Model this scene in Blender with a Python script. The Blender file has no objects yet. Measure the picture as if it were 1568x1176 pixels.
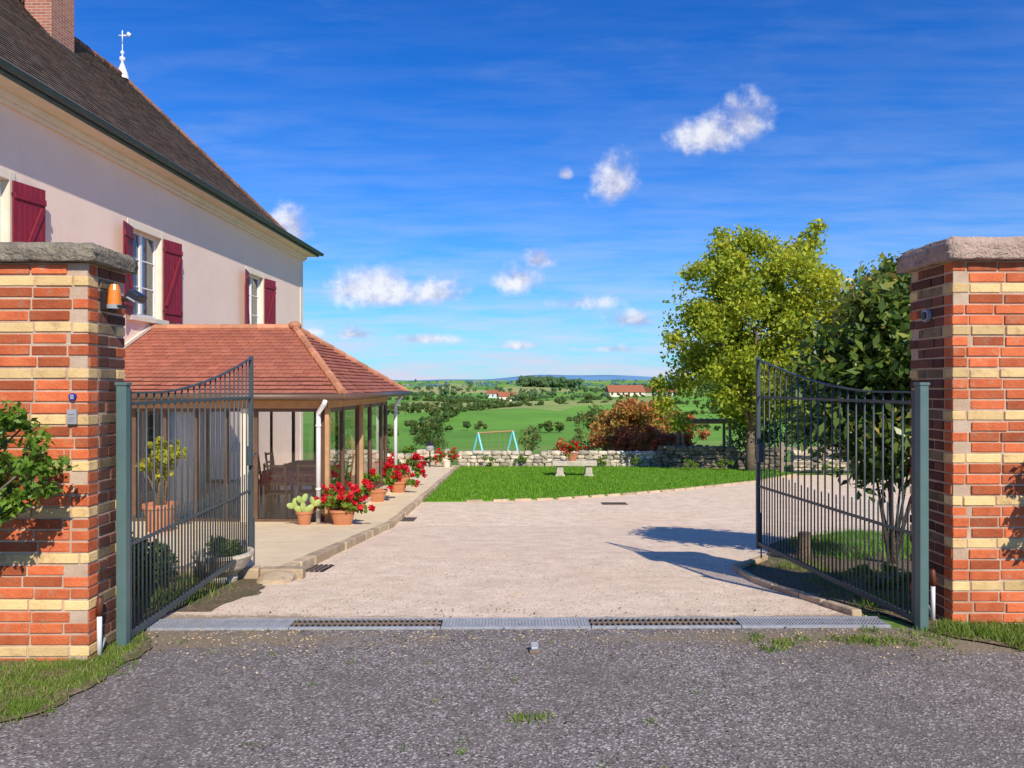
import bpy, bmesh, math, random
import numpy as np
from mathutils import Vector, Matrix
random.seed(7); np.random.seed(7)
scene=bpy.context.scene
R=random.uniform
# ------------------------------------------------------------------ ground profile
PY=[-60,5,13,27.8,30,35,50,80,120,250,500,1000,1600,2400,3500,5000]
PZ=[0,0,-.88,-1.47,-1.7,-2.4,-3.1,-4.4,-5.6,-7.2,-8.2,-8.6,-5.0,6.0,16,22]
BUMPS=((60,400,4.2,75),(-30,520,3.6,90),(35,860,8,120),(28,190,2.6,42),(95,290,5.0,70),(-62,300,3.6,50),(-14,150,1.3,22),(160,620,7,110),(-220,760,8,150),(8,280,1.6,30))
def gz(x,y):
    z=float(np.interp(y,PY,PZ))
    if y>45:
        a=np.interp(y,[45,200,600,2000,5000],[0,1.3,3.0,9,14])
        L=np.interp(y,[45,200,600,2000,5000],[30,60,150,500,900])
        z+=a*(.6*math.sin(x/L+y/90.0)+.4*math.sin(x/(L*.43)-y/170.0+1.3))
        for (bx_,by_,bh,br) in BUMPS:
            z+=bh*math.exp(-((x-bx_)**2+((y-by_)*1.1)**2)/br**2)
    return z
# ------------------------------------------------------------------ materials
def nt(m):
    m.use_nodes=True; t=m.node_tree; t.nodes.clear(); return t
def N(t,typ,**k):
    n=t.nodes.new(typ)
    for a,b in k.items():
        setattr(n,a,b)
    return n
def c4(c): return (c[0],c[1],c[2],1)
def ramp(t,fac,stops):
    r=N(t,'ShaderNodeValToRGB'); e=r.color_ramp.elements
    while len(e)<len(stops): e.new(.5)
    for i,(p,c) in enumerate(stops): e[i].position=p; e[i].color=c4(c)
    t.links.new(fac,r.inputs[0]); return r.outputs[0]
def math_(t,op,a,b=None,c=None,clamp=False):
    n=N(t,'ShaderNodeMath',operation=op,use_clamp=clamp)
    for i,x in enumerate((a,b,c)):
        if x is None: continue
        if isinstance(x,(int,float)): n.inputs[i].default_value=x
        else: t.links.new(x,n.inputs[i])
    return n.outputs[0]
def vm(t,op,a,b=None):
    n=N(t,'ShaderNodeVectorMath',operation=op)
    for i,x in enumerate((a,b)):
        if x is None: continue
        if isinstance(x,tuple): n.inputs[i].default_value=x
        else: t.links.new(x,n.inputs[i])
    return n.outputs['Value'] if op=='LENGTH' else n.outputs[0]
def mixc(t,fac,a,b,blend='MIX'):
    n=N(t,'ShaderNodeMix',data_type='RGBA',blend_type=blend)
    for i,x in ((0,fac),(6,a),(7,b)):
        if isinstance(x,(int,float)): n.inputs[i].default_value=x
        elif isinstance(x,tuple): n.inputs[i].default_value=c4(x)
        else: t.links.new(x,n.inputs[i])
    return n.outputs[2]
def noise(t,co,scale,detail=3,rough=.6):
    n=N(t,'ShaderNodeTexNoise'); n.inputs['Scale'].default_value=scale; n.inputs['Detail'].default_value=min(detail,5)
    n.inputs['Roughness'].default_value=rough; t.links.new(co,n.inputs['Vector']); return n.outputs['Fac']
def finish(t,col,rough=.8,bumpsrc=None,bump=.3,dist=.01,metal=0,spec=.3):
    b=N(t,'ShaderNodeBsdfPrincipled'); o=N(t,'ShaderNodeOutputMaterial')
    if isinstance(col,tuple): b.inputs['Base Color'].default_value=c4(col)
    else: t.links.new(col,b.inputs['Base Color'])
    b.inputs['Roughness'].default_value=rough; b.inputs['Metallic'].default_value=metal
    b.inputs['Specular IOR Level'].default_value=spec
    if bumpsrc is not None:
        bn=N(t,'ShaderNodeBump'); bn.inputs['Strength'].default_value=bump; bn.inputs['Distance'].default_value=dist
        t.links.new(bumpsrc,bn.inputs['Height']); t.links.new(bn.outputs[0],b.inputs['Normal'])
    t.links.new(b.outputs[0],o.inputs[0])
def pmat(name,c1,c2=None,scale=3,rough=.8,bump=.3,bscale=40,dist=.01,metal=0,rnd=0,spec=.3,c3=None,s3=1):
    m=bpy.data.materials.new(name); t=nt(m)
    co=N(t,'ShaderNodeTexCoord').outputs['Object']
    c2=c2 or tuple(x*.8 for x in c1)
    f=noise(t,co,scale,5,.65)
    col=ramp(t,f,[(.35,c1),(.65,c2)])
    if c3:
        f3=noise(t,co,s3,5,.7); k=math_(t,'MULTIPLY_ADD',f3,6,-3.3,clamp=True)
        col=mixc(t,k,col,c3)
    if rnd:
        a=N(t,'ShaderNodeAttribute',attribute_name='rnd').outputs['Fac']
        k=math_(t,'MULTIPLY_ADD',a,rnd*2,1-rnd)
        cb=N(t,'ShaderNodeCombineColor'); 
        for i in range(3): t.links.new(k,cb.inputs[i])
        col=mixc(t,1.0,col,cb.outputs[0],'MULTIPLY')
    finish(t,col,rough,noise(t,co,bscale,3,.7) if bump else None,bump,dist,metal,spec)
    return m
def leafmat(name,stops,trans=.35,rough=.5):
    m=bpy.data.materials.new(name); t=nt(m)
    a=N(t,'ShaderNodeAttribute',attribute_name='rnd').outputs['Fac']
    col=ramp(t,a,stops)
    b=N(t,'ShaderNodeBsdfPrincipled'); t.links.new(col,b.inputs['Base Color']); b.inputs['Roughness'].default_value=rough
    b.inputs['Specular IOR Level'].default_value=.35
    tr=N(t,'ShaderNodeBsdfTranslucent'); t.links.new(col,tr.inputs[0])
    mx=N(t,'ShaderNodeMixShader'); mx.inputs[0].default_value=trans
    t.links.new(b.outputs[0],mx.inputs[1]); t.links.new(tr.outputs[0],mx.inputs[2])
    o=N(t,'ShaderNodeOutputMaterial'); t.links.new(mx.outputs[0],o.inputs[0]); return m
def diffmat(name,stops):
    m=bpy.data.materials.new(name); t=nt(m)
    a=N(t,'ShaderNodeAttribute',attribute_name='rnd').outputs['Fac']
    b=N(t,'ShaderNodeBsdfDiffuse'); t.links.new(ramp(t,a,stops),b.inputs[0])
    o=N(t,'ShaderNodeOutputMaterial'); t.links.new(b.outputs[0],o.inputs[0]); return m
def glassmat(name,tint=(.85,.9,.9),refl=.12):
    m=bpy.data.materials.new(name); t=nt(m)
    tr=N(t,'ShaderNodeBsdfTransparent'); tr.inputs[0].default_value=c4(tint)
    g=N(t,'ShaderNodeBsdfGlossy'); g.inputs['Roughness'].default_value=.02
    fr=N(t,'ShaderNodeFresnel'); fr.inputs[0].default_value=1.5
    k=math_(t,'MULTIPLY_ADD',fr.outputs[0],1.0,refl-.04,clamp=True)
    mx=N(t,'ShaderNodeMixShader'); t.links.new(k,mx.inputs[0]); t.links.new(tr.outputs[0],mx.inputs[1]); t.links.new(g.outputs[0],mx.inputs[2])
    o=N(t,'ShaderNodeOutputMaterial'); t.links.new(mx.outputs[0],o.inputs[0]); return m
def granular(name,base,dark,light,scale,patch,patchcol,patchamt=.5,stain=None,bump=.6,speck=.93):
    m=bpy.data.materials.new(name); t=nt(m)
    co=N(t,'ShaderNodeTexCoord').outputs['Object']
    v=N(t,'ShaderNodeTexVoronoi'); v.inputs['Scale'].default_value=scale; t.links.new(co,v.inputs['Vector'])
    s=N(t,'ShaderNodeSeparateColor'); t.links.new(v.outputs['Color'],s.inputs[0])
    col=ramp(t,s.outputs[0],[(0,dark),(.25,base),(.75,base),(1,light)])
    v2=N(t,'ShaderNodeTexVoronoi'); v2.inputs['Scale'].default_value=scale*.37; t.links.new(co,v2.inputs['Vector'])
    s2=N(t,'ShaderNodeSeparateColor'); t.links.new(v2.outputs['Color'],s2.inputs[0])
    k2=math_(t,'MULTIPLY',math_(t,'GREATER_THAN',s2.outputs[1],speck),math_(t,'LESS_THAN',v2.outputs['Distance'],.38))
    col=mixc(t,math_(t,'MULTIPLY',k2,.6),col,light)
    k2=math_(t,'MULTIPLY',math_(t,'LESS_THAN',s2.outputs[2],.06),math_(t,'LESS_THAN',v2.outputs['Distance'],.38))
    col=mixc(t,math_(t,'MULTIPLY',k2,.6),col,dark)
    f=noise(t,co,patch,5,.65)
    col=mixc(t,math_(t,'MULTIPLY',math_(t,'MULTIPLY_ADD',f,5,-2.3,clamp=True),patchamt),col,patchcol)
    f=noise(t,co,patch*9,5,.8)
    g=ramp(t,f,[(.3,(.80,.79,.78)),(.7,(1.14,1.14,1.14))])
    col=mixc(t,1.0,col,g,'MULTIPLY')
    if stain:
        sp=N(t,'ShaderNodeSeparateXYZ'); t.links.new(co,sp.inputs[0])
        d=math_(t,'ABSOLUTE',math_(t,'SUBTRACT',sp.outputs[1],stain[0]))
        d=math_(t,'DIVIDE',d,stain[1])
        ax=math_(t,'MULTIPLY',math_(t,'ABSOLUTE',sp.outputs[0]),.28)
        k=math_(t,'ADD',math_(t,'SUBTRACT',1.0,d),math_(t,'SUBTRACT',ax,.7))
        n2=noise(t,co,5,5,.75)
        k=math_(t,'MULTIPLY_ADD',math_(t,'ADD',k,math_(t,'MULTIPLY',n2,2.2)),2.0,-2.6,clamp=True)
        col=mixc(t,math_(t,'MULTIPLY',k,.75),col,stain[2])
    finish(t,col,.92,v.outputs['Distance'],bump,.006,spec=.12)
    return m
def tilemat(name,c1,c2,mort,tw,th,dirt=(.1,.08,.06),dirtamt=.5,extra=None):
    m=bpy.data.materials.new(name); t=nt(m)
    uv=N(t,'ShaderNodeTexCoord').outputs['UV']; ob=N(t,'ShaderNodeTexCoord').outputs['Object']
    b=N(t,'ShaderNodeTexBrick'); t.links.new(uv,b.inputs['Vector']); b.offset=.5
    b.inputs['Color1'].default_value=c4(c1); b.inputs['Color2'].default_value=c4(c2); b.inputs['Mortar'].default_value=c4(mort)
    b.inputs['Scale'].default_value=1; b.inputs['Mortar Size'].default_value=.005; b.inputs['Brick Width'].default_value=tw; b.inputs['Row Height'].default_value=th
    b.inputs['Bias'].default_value=0
    col=b.outputs['Color']
    k=math_(t,'MULTIPLY_ADD',noise(t,ob,1.1,5,.75),4,-1.7,clamp=True)
    col=mixc(t,math_(t,'MULTIPLY',k,dirtamt),col,dirt)
    if extra:
        k=math_(t,'MULTIPLY_ADD',noise(t,ob,14,4,.8),8,-4.9,clamp=True)
        col=mixc(t,math_(t,'MULTIPLY',k,.6),col,extra)
    finish(t,col,.85,b.outputs['Fac'],-.6,.01,spec=.2)
    return m
M={}
M['asphalt']=granular('asphalt',(.215,.18,.16),(.08,.065,.06),(.56,.50,.44),105,.7,(.155,.13,.11),.6,stain=(4.66,.36,(.27,.20,.115)),bump=.6,speck=.94)
M['gravel']=granular('beige_gravel',(.87,.655,.46),(.55,.40,.27),(.94,.80,.62),80,.4,(.80,.59,.41),.75,stain=(5.12,.16,(.30,.23,.15)),bump=.5,speck=.96)
M['paving']=pmat('beige_paving',(.84,.66,.41),(.74,.57,.35),1.5,.85,.3,60,c3=(.62,.48,.31),s3=2.5)
M['soil']=granular('soil',(.19,.135,.08),(.07,.05,.035),(.34,.26,.18),60,2,(.12,.13,.04),.7)
M['kerb']=pmat('kerb_stone',(.58,.43,.26),(.44,.32,.2),4,.9,.6,30,rnd=.2,c3=(.24,.20,.14),s3=5)
M['mortar']=pmat('mortar',(.58,.43,.30),(.46,.30,.19),6,.95,.5,60)
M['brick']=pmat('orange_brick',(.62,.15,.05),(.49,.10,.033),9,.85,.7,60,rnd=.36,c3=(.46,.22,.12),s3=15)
M['brickdark']=pmat('shaded_weathered_brick',(.17,.06,.038),(.11,.045,.03),9,.9,.6,70,rnd=.4,c3=(.09,.06,.045),s3=6)  # old brick darkened further: shade of the inner pillar sides put into the colour
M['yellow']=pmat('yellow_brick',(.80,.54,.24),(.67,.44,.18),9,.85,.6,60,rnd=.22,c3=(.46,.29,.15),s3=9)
M['yellowdark']=pmat('shaded_weathered_yellow_brick',(.27,.19,.10),(.17,.115,.065),9,.9,.5,70,rnd=.3)  # yellow band copy for the inner sides, shade put into the colour
M['cap']=pmat('lichen_stone',(.34,.28,.20),(.17,.14,.10),9,.95,1,35,.03,c3=(.035,.03,.027),s3=6)
M['cap2']=pmat('pink_stone',(.54,.38,.29),(.40,.28,.21),9,.95,1,35,.03,c3=(.14,.11,.1),s3=7)
M['gate']=pmat('grey_green_gate_paint',(.048,.066,.07),(.062,.08,.085),8,.45,.1,90,spec=.5)
M['post']=pmat('green_post_paint',(.085,.145,.13),(.105,.165,.15),8,.45,.1,90,spec=.5)
M['galv']=pmat('galvanised_steel',(.42,.42,.43),(.32,.32,.33),20,.5,.2,90,metal=.2)
M['rust']=pmat('rusty_grate',(.18,.15,.125),(.26,.17,.10),12,.8,.4,90)
M['black']=pmat('black_void',(.01,.01,.01),None,3,.9,0)
M['render']=pmat('pink_lime_render',(.92,.70,.56),(.87,.65,.51),.8,.95,.35,25,.008,c3=(.82,.60,.47),s3=.6)
M['cream']=pmat('cream_stone',(.82,.71,.56),(.74,.63,.48),3,.9,.2,30)
M['white']=pmat('white_paint',(.80,.78,.74),(.74,.72,.68),5,.5,.05,30)
M['shutter']=pmat('burgundy_shutter_paint',(.25,.012,.03),(.18,.01,.022),6,.55,.1,50,spec=.4)
M['gutter']=pmat('zinc_gutter',(.09,.13,.15),(.07,.10,.11),6,.5,.1,30,metal=.3)
M['brownframe']=pmat('bronze_frame',(.15,.08,.045),(.11,.06,.035),6,.45,.05,30,spec=.5)
M['wood']=pmat('varnished_wood',(.54,.31,.15),(.44,.24,.11),5,.6,.2,60)
M['woodold']=pmat('weathered_wood',(.34,.27,.19),(.24,.18,.12),6,.85,.4,60)
M['roof1']=tilemat('old_brown_tiles',(.18,.105,.07),(.105,.072,.053),(.025,.02,.016),.17,.12,(.15,.13,.10),.5,(.32,.28,.21))
M['roof2']=tilemat('terracotta_tiles',(.47,.165,.10),(.36,.12,.075),(.12,.04,.03),.22,.17,(.30,.12,.08),.4)
M['roof3']=tilemat('farm_tiles',(.58,.2,.08),(.48,.16,.07),(.4,.13,.06),1,1)
M['ridge']=pmat('terracotta_ridge',(.56,.25,.14),(.44,.18,.09),5,.8,.3,30,rnd=.25)
M['ridge1']=pmat('brown_ridge',(.27,.125,.08),(.18,.09,.06),5,.8,.3,30,rnd=.3)
M['terracotta']=pmat('terracotta_pot',(.54,.22,.10),(.44,.17,.08),5,.8,.2,30)
M['glass']=glassmat('window_glass',tint=(.93,.95,.95),refl=.08)
M['glass2']=glassmat('veranda_side_glass',tint=(.84,.88,.86),refl=.20)
M['curtain']=pmat('white_curtain',(.78,.76,.73),(.70,.68,.66),3,.9,0)
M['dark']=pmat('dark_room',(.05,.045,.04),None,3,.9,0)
M['floor']=pmat('interior_tiles',(.72,.56,.42),(.62,.47,.34),2,.4,0)
M['cloth']=pmat('red_tablecloth',(.55,.06,.06),(.7,.38,.33),18,.9,0)
M['bark']=pmat('bark',(.22,.165,.11),(.13,.095,.065),6,.95,1,25,.03)
M['stone']=pmat('fieldstone',(.64,.54,.41),(.48,.40,.29),4,.95,.8,14,.03,rnd=.35,c3=(.27,.23,.18),s3=2.2)
M['stonedark']=pmat('shaded_mossy_stone',(.26,.21,.155),(.15,.12,.09),4,.95,.8,14,.03,rnd=.35,c3=(.10,.11,.06),s3=3)  # darker fieldstone copy: the wall section's shade is put into the colour
M['trough']=pmat('carved_stone',(.62,.53,.40),(.48,.41,.30),5,.95,.6,30,.02,c3=(.28,.26,.18),s3=4)
M['swing']=pmat('turquoise_paint',(.22,.68,.74),(.26,.70,.75),5,.5,0)
M['rope']=pmat('swing_plastic_green',(.12,.5,.2),None,5,.5,0)
M['plastic']=pmat('grey_plastic',(.36,.35,.34),(.32,.31,.30),5,.5,0)
M['blk']=pmat('black_plastic',(.02,.02,.022),None,5,.4,0,spec=.5)
M['blue']=pmat('blue_sticker',(.02,.03,.28),None,5,.5,0)
M['amber']=pmat('amber_lens',(.85,.25,.03),(.75,.2,.02),5,.25,0,spec=.6)
M['brownrub']=pmat('brown_handle',(.14,.04,.02),None,5,.5,0)
M['cactus']=pmat('cactus_skin',(.42,.48,.14),(.32,.42,.12),5,.6,.3,30)
M['grassblade']=leafmat('grass_blades',[(0,(.08,.20,.012)),(.6,(.16,.36,.02)),(1,(.30,.46,.045))],.3)
M['weed']=leafmat('weed_blades',[(0,(.08,.15,.015)),(.55,(.18,.29,.03)),(1,(.42,.36,.12))],.3)
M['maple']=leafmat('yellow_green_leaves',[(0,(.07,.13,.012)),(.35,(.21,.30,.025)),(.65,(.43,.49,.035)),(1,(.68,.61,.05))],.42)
M['magnolia']=leafmat('dark_leaves',[(0,(.03,.06,.014)),(.55,(.085,.15,.026)),(.85,(.22,.28,.045)),(1,(.5,.36,.08))],.28,.35)
M['shrubleaf']=leafmat('shrub_leaves',[(0,(.05,.11,.012)),(.6,(.17,.30,.03)),(1,(.38,.42,.06))],.35,.4)
M['autumn']=leafmat('autumn_leaves',[(0,(.15,.18,.03)),(.3,(.36,.26,.05)),(.6,(.66,.27,.07)),(1,(.72,.15,.09))],.35)
M['litter']=leafmat('brown_leaf_litter',[(0,(.12,.08,.04)),(.6,(.25,.17,.09)),(1,(.38,.25,.1))],.2)
M['citrus']=leafmat('citrus_leaves',[(0,(.2,.25,.03)),(.6,(.45,.42,.04)),(1,(.6,.5,.06))],.4)
M['hedge']=leafmat('hedgerow_leaves',[(0,(.045,.085,.016)),(.5,(.10,.16,.03)),(.85,(.20,.23,.045)),(1,(.36,.24,.08))],.3)
M['farhedge']=diffmat('far_leaves',[(0,(.06,.11,.045)),(.5,(.10,.16,.065)),(1,(.18,.22,.09))])
M['blueforest']=diffmat('haze_blue_far_forest',[(0,(.08,.17,.21)),(.5,(.12,.21,.25)),(1,(.16,.26,.30))])  # distance haze over the woods put into the leaf colour as blue
M['petal']=leafmat('red_petals',[(0,(.5,.008,.015)),(.7,(.75,.015,.03)),(1,(.85,.05,.1))],.25)
def grassmat(name,a,b,c,s1,s2):
    m=bpy.data.materials.new(name); t=nt(m); co=N(t,'ShaderNodeTexCoord').outputs['Object']
    col=ramp(t,noise(t,co,s1,5,.75),[(.3,a),(.5,b),(.7,c)])
    g=ramp(t,noise(t,co,s2,4,.8),[(.3,(.7,.7,.7)),(.7,(1.25,1.25,1.25))])
    col=mixc(t,1.0,col,g,'MULTIPLY')
    finish(t,col,.95,noise(t,co,s2*2,3,.8),.8,.03,spec=.1); return m
M['lawn']=grassmat('lawn_grass',(.10,.23,.015),(.155,.34,.022),(.24,.40,.04),1.2,25)
def terrainmat():
    m=bpy.data.materials.new('fields'); t=nt(m); co=N(t,'ShaderNodeTexCoord').outputs['Object']
    mp=N(t,'ShaderNodeMapping'); mp.inputs['Scale'].default_value=(.016,.009,0); mp.inputs['Rotation'].default_value=(0,0,.35); t.links.new(co,mp.inputs[0])
    v=N(t,'ShaderNodeTexVoronoi'); v.inputs['Scale'].default_value=1; t.links.new(mp.outputs[0],v.inputs['Vector'])
    s=N(t,'ShaderNodeSeparateColor'); t.links.new(v.outputs['Color'],s.inputs[0])
    col=ramp(t,s.outputs[0],[(0,(.13,.27,.04)),(.35,(.17,.36,.05)),(.6,(.21,.38,.065)),(.8,(.28,.37,.09)),(1,(.45,.40,.17))])
    g=ramp(t,noise(t,co,.06,5,.7),[(.3,(.74,.78,.74)),(.7,(1.22,1.17,1.1))])
    col=mixc(t,1.0,col,g,'MULTIPLY')
    sp=N(t,'ShaderNodeSeparateXYZ'); t.links.new(co,sp.inputs[0])
    near=ramp(t,noise(t,co,1.5,5,.75),[(.3,(.10,.18,.03)),(.5,(.13,.23,.035)),(.75,(.22,.24,.08))])
    k=math_(t,'MULTIPLY_ADD',sp.outputs[1],.03,-1.2,clamp=True)
    col=mixc(t,k,near,col)
    finish(t,col,.95,noise(t,co,8,4,.8),.5,.05,spec=.1); return m
M['terrain']=terrainmat()

# ------------------------------------------------------------------ mesh builder
def empty(name,loc=(0,0,0),rz=0):
    e=bpy.data.objects.new(name,None); scene.collection.objects.link(e); e.location=loc; e.rotation_euler=(0,0,rz); e.empty_display_size=.2; return e
bm_=bmesh.new(); bmesh.ops.create_icosphere(bm_,subdivisions=2,radius=1)
ICV=np.array([v.co[:] for v in bm_.verts]); ICF=[[v.index for v in f.verts] for f in bm_.faces]; bm_.free()
bm_=bmesh.new(); bmesh.ops.create_icosphere(bm_,subdivisions=3,radius=1)
IC3V=np.array([v.co[:] for v in bm_.verts]); IC3F=[[v.index for v in f.verts] for f in bm_.faces]; bm_.free()
class MB:
    def __init__(s): s.v=[];s.f=[];s.m=[];s.r=[];s.uv={}
    def add(s,vs,fs,mi=0,r=None,uvs=None):
        o=len(s.v); r=random.random() if r is None else r
        s.v+= [tuple(p) for p in vs]; s.r+=[r]*len(vs)
        for i,f in enumerate(fs):
            if uvs: s.uv[len(s.f)]=uvs[i]
            s.f.append([o+k for k in f]); s.m.append(mi)
    def box(s,c,d,mi=0,rz=0,r=None,top=None):
        x,y,z=d[0]/2,d[1]/2,d[2]/2; co,si=math.cos(rz),math.sin(rz); vs=[]
        for sz in (-1,1):
            tx,ty=(top or (1,1)) if sz>0 else (1,1)
            for sx,sy in ((-1,-1),(1,-1),(1,1),(-1,1)):
                a,b=sx*x*tx,sy*y*ty; vs.append((c[0]+a*co-b*si,c[1]+a*si+b*co,c[2]+sz*z))
        s.add(vs,[(3,2,1,0),(4,5,6,7),(0,1,5,4),(1,2,6,5),(2,3,7,6),(3,0,4,7)],mi,r)
    def bx(s,x0,x1,y0,y1,z0,z1,mi=0,r=None): s.box(((x0+x1)/2,(y0+y1)/2,(z0+z1)/2),(x1-x0,y1-y0,z1-z0),mi,0,r)
    def bar(s,p0,p1,w,h,mi=0,r=None):
        p0=Vector(p0);p1=Vector(p1);d=(p1-p0).normalized(); up=Vector((0,0,1))
        if abs(d.z)>.95: up=Vector((0,1,0))
        a=d.cross(up).normalized()*w/2; b=a.cross(d).normalized()*h/2
        vs=[p+sa*a+sb*b for p in (p0,p1) for sa,sb in ((-1,-1),(1,-1),(1,1),(-1,1))]
        s.add(vs,[(0,1,2,3),(7,6,5,4),(0,4,5,1),(1,5,6,2),(2,6,7,3),(3,7,4,0)],mi,r)
    def tube(s,pts,rad,n=8,mi=0,r=None):
        pts=[Vector(p) for p in pts]; rad=rad if isinstance(rad,(list,tuple)) else [rad]*len(pts); vs=[];fs=[]
        ref=Vector((0.13,.99,.05)) if abs((pts[-1]-pts[0]).normalized().y)<.9 else Vector((1,0,.1))
        for i,p in enumerate(pts):
            d=(pts[min(i+1,len(pts)-1)]-pts[max(i-1,0)]).normalized(); a=d.cross(ref).normalized(); b=d.cross(a)
            for k in range(n):
                t=2*math.pi*k/n; vs.append(p+rad[i]*(math.cos(t)*a+math.sin(t)*b))
        for i in range(len(pts)-1):
            for k in range(n): fs.append((i*n+k,i*n+(k+1)%n,(i+1)*n+(k+1)%n,(i+1)*n+k))
        fs.append(tuple(range(n))[::-1]); fs.append(tuple((len(pts)-1)*n+k for k in range(n)))
        s.add(vs,fs,mi,r)
    def lathe(s,prof,c,n=20,mi=0,sc=(1,1),r=None):
        vs=[];fs=[]
        for (rr,z) in prof:
            for k in range(n):
                t=2*math.pi*k/n; vs.append((c[0]+rr*sc[0]*math.cos(t),c[1]+rr*sc[1]*math.sin(t),c[2]+z))
        for i in range(len(prof)-1):
            for k in range(n): fs.append((i*n+k,i*n+(k+1)%n,(i+1)*n+(k+1)%n,(i+1)*n+k))
        s.add(vs,fs,mi,r)
    def blob(s,c,sc,jit=.15,mi=0,rz=0,r=None,hi=False,boxy=0):
        V=(IC3V if hi else ICV).copy()
        if boxy: V=np.sign(V)*np.abs(V)**(1-boxy)
        V=V*(1+np.random.uniform(-jit,jit,(len(V),1)))*np.array(sc)
        co,si=math.cos(rz),math.sin(rz); X=V[:,0]*co-V[:,1]*si; Y=V[:,0]*si+V[:,1]*co
        V=np.stack([X+c[0],Y+c[1],V[:,2]+c[2]],1); s.add(V.tolist(),IC3F if hi else ICF,mi,r)
    def obj(s,name,mats,parent=None,smooth=False,bevel=0,loc=(0,0,0),rz=0):
        me=bpy.data.meshes.new(name); me.from_pydata(s.v,[],s.f)
        for m in mats: me.materials.append(M[m] if isinstance(m,str) else m)
        me.polygons.foreach_set('material_index',s.m)
        if smooth: me.polygons.foreach_set('use_smooth',[True]*len(s.f))
        a=me.attributes.new('rnd','FLOAT','POINT'); a.data.foreach_set('value',s.r)
        if s.uv:
            ul=me.uv_layers.new(name='UVMap')
            for fi,uvs in s.uv.items():
                p=me.polygons[fi]
                for k,li in enumerate(p.loop_indices): ul.data[li].uv=uvs[k]
        me.update(); o=bpy.data.objects.new(name,me); scene.collection.objects.link(o); o.parent=parent; o.location=loc; o.rotation_euler=(0,0,rz)
        if bevel:
            b=o.modifiers.new('bevel','BEVEL'); b.width=bevel; b.segments=1 if bevel<.004 else 2; b.limit_method='ANGLE'
        return o
def npmesh(name,V,F,rnd,mat,parent=None,smooth=False):
    me=bpy.data.meshes.new(name); k=F.shape[1]
    me.vertices.add(len(V)); me.vertices.foreach_set('co',V.astype(np.float32).ravel())
    me.loops.add(F.size); me.loops.foreach_set('vertex_index',F.astype(np.int32).ravel())
    me.polygons.add(len(F)); me.polygons.foreach_set('loop_start',(np.arange(len(F))*k).astype(np.int32)); me.polygons.foreach_set('loop_total',np.full(len(F),k,np.int32))
    me.materials.append(M[mat]); me.update(calc_edges=True); me.validate()
    a=me.attributes.new('rnd','FLOAT','POINT'); a.data.foreach_set('value',np.clip(rnd,0,1).astype(np.float32))
    o=bpy.data.objects.new(name,me); scene.collection.objects.link(o); o.parent=parent; return o
def leaves(C,size,aspect=.5,up=.4,jit=.35):
    n=len(C); d=np.random.normal(size=(n,3)); d[:,2]-=.25; d/=np.linalg.norm(d,axis=1)[:,None]
    nn=np.random.normal(size=(n,3)); nn[:,2]+=up*2; s=np.cross(d,nn); s/=np.linalg.norm(s,axis=1)[:,None]+1e-6
    up_=np.cross(s,d); L=(size*(1+np.random.uniform(-jit,jit,n)))[:,None]
    b=C-d*L*.5; t=C+d*L*.5; l=C-d*L*.05+s*L*aspect*.5+up_*L*.1; r=C-d*L*.05-s*L*aspect*.5+up_*L*.1
    V=np.stack([b,r,t,l],1).reshape(-1,3); F=np.arange(4*n).reshape(n,4); return V,F
def crown(clumps,n,shell=.5):
    cl=np.array(clumps); w=cl[:,3]**2*1.0; w/=w.sum(); idx=np.random.choice(len(cl),n,p=w)
    d=np.random.normal(size=(n,3)); d/=np.linalg.norm(d,axis=1)[:,None]
    rr=cl[idx,3]*(shell+(1-shell)*np.random.rand(n)**.7)*np.random.uniform(.8,1.25,n)
    C=cl[idx,:3]+d*rr[:,None]*np.array([1,1,.8]); return C,idx,d
def blades(P,h,w=.006,lean=.5):
    n=len(P); a=np.random.rand(n)*2*np.pi; hh=h*np.random.uniform(.5,1.3,n); b=np.random.rand(n)*2*np.pi
    s=np.stack([np.cos(a),np.sin(a),0*a],1)*w; l=np.stack([np.cos(b)*hh*lean*np.random.rand(n),np.sin(b)*hh*lean*np.random.rand(n),hh],1)
    V=np.stack([P-s,P+s,P+l],1).reshape(-1,3); return V,np.arange(3*n).reshape(n,3)

# ------------------------------------------------------------------ terrain sheet
ys=list(np.arange(-40,-2,4.0))+list(np.arange(-2,27,1.0))+[27.8]+list(np.arange(29,60,1.5))
y=60.
while y<5200: ys.append(y); y*=1.028
for b in (5.,13.):
    if b not in ys: ys.append(b)
ys=sorted(set(ys)); nt_=181; ts=np.linspace(-1,1,nt_)
V=[];
for y in ys:
    w=max(abs(y),34)*1.4
    for t in ts: V.append((t*w,y,gz(t*w,y)))
F=[]
for i in range(len(ys)-1):
    for k in range(nt_-1): a=i*nt_+k; F.append((a,a+1,a+1+nt_,a+nt_))
npmesh('ground_terrain',np.array(V),np.array(F),np.zeros(len(V)),'terrain').data.polygons.foreach_set('use_smooth',[True]*len(F))

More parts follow.
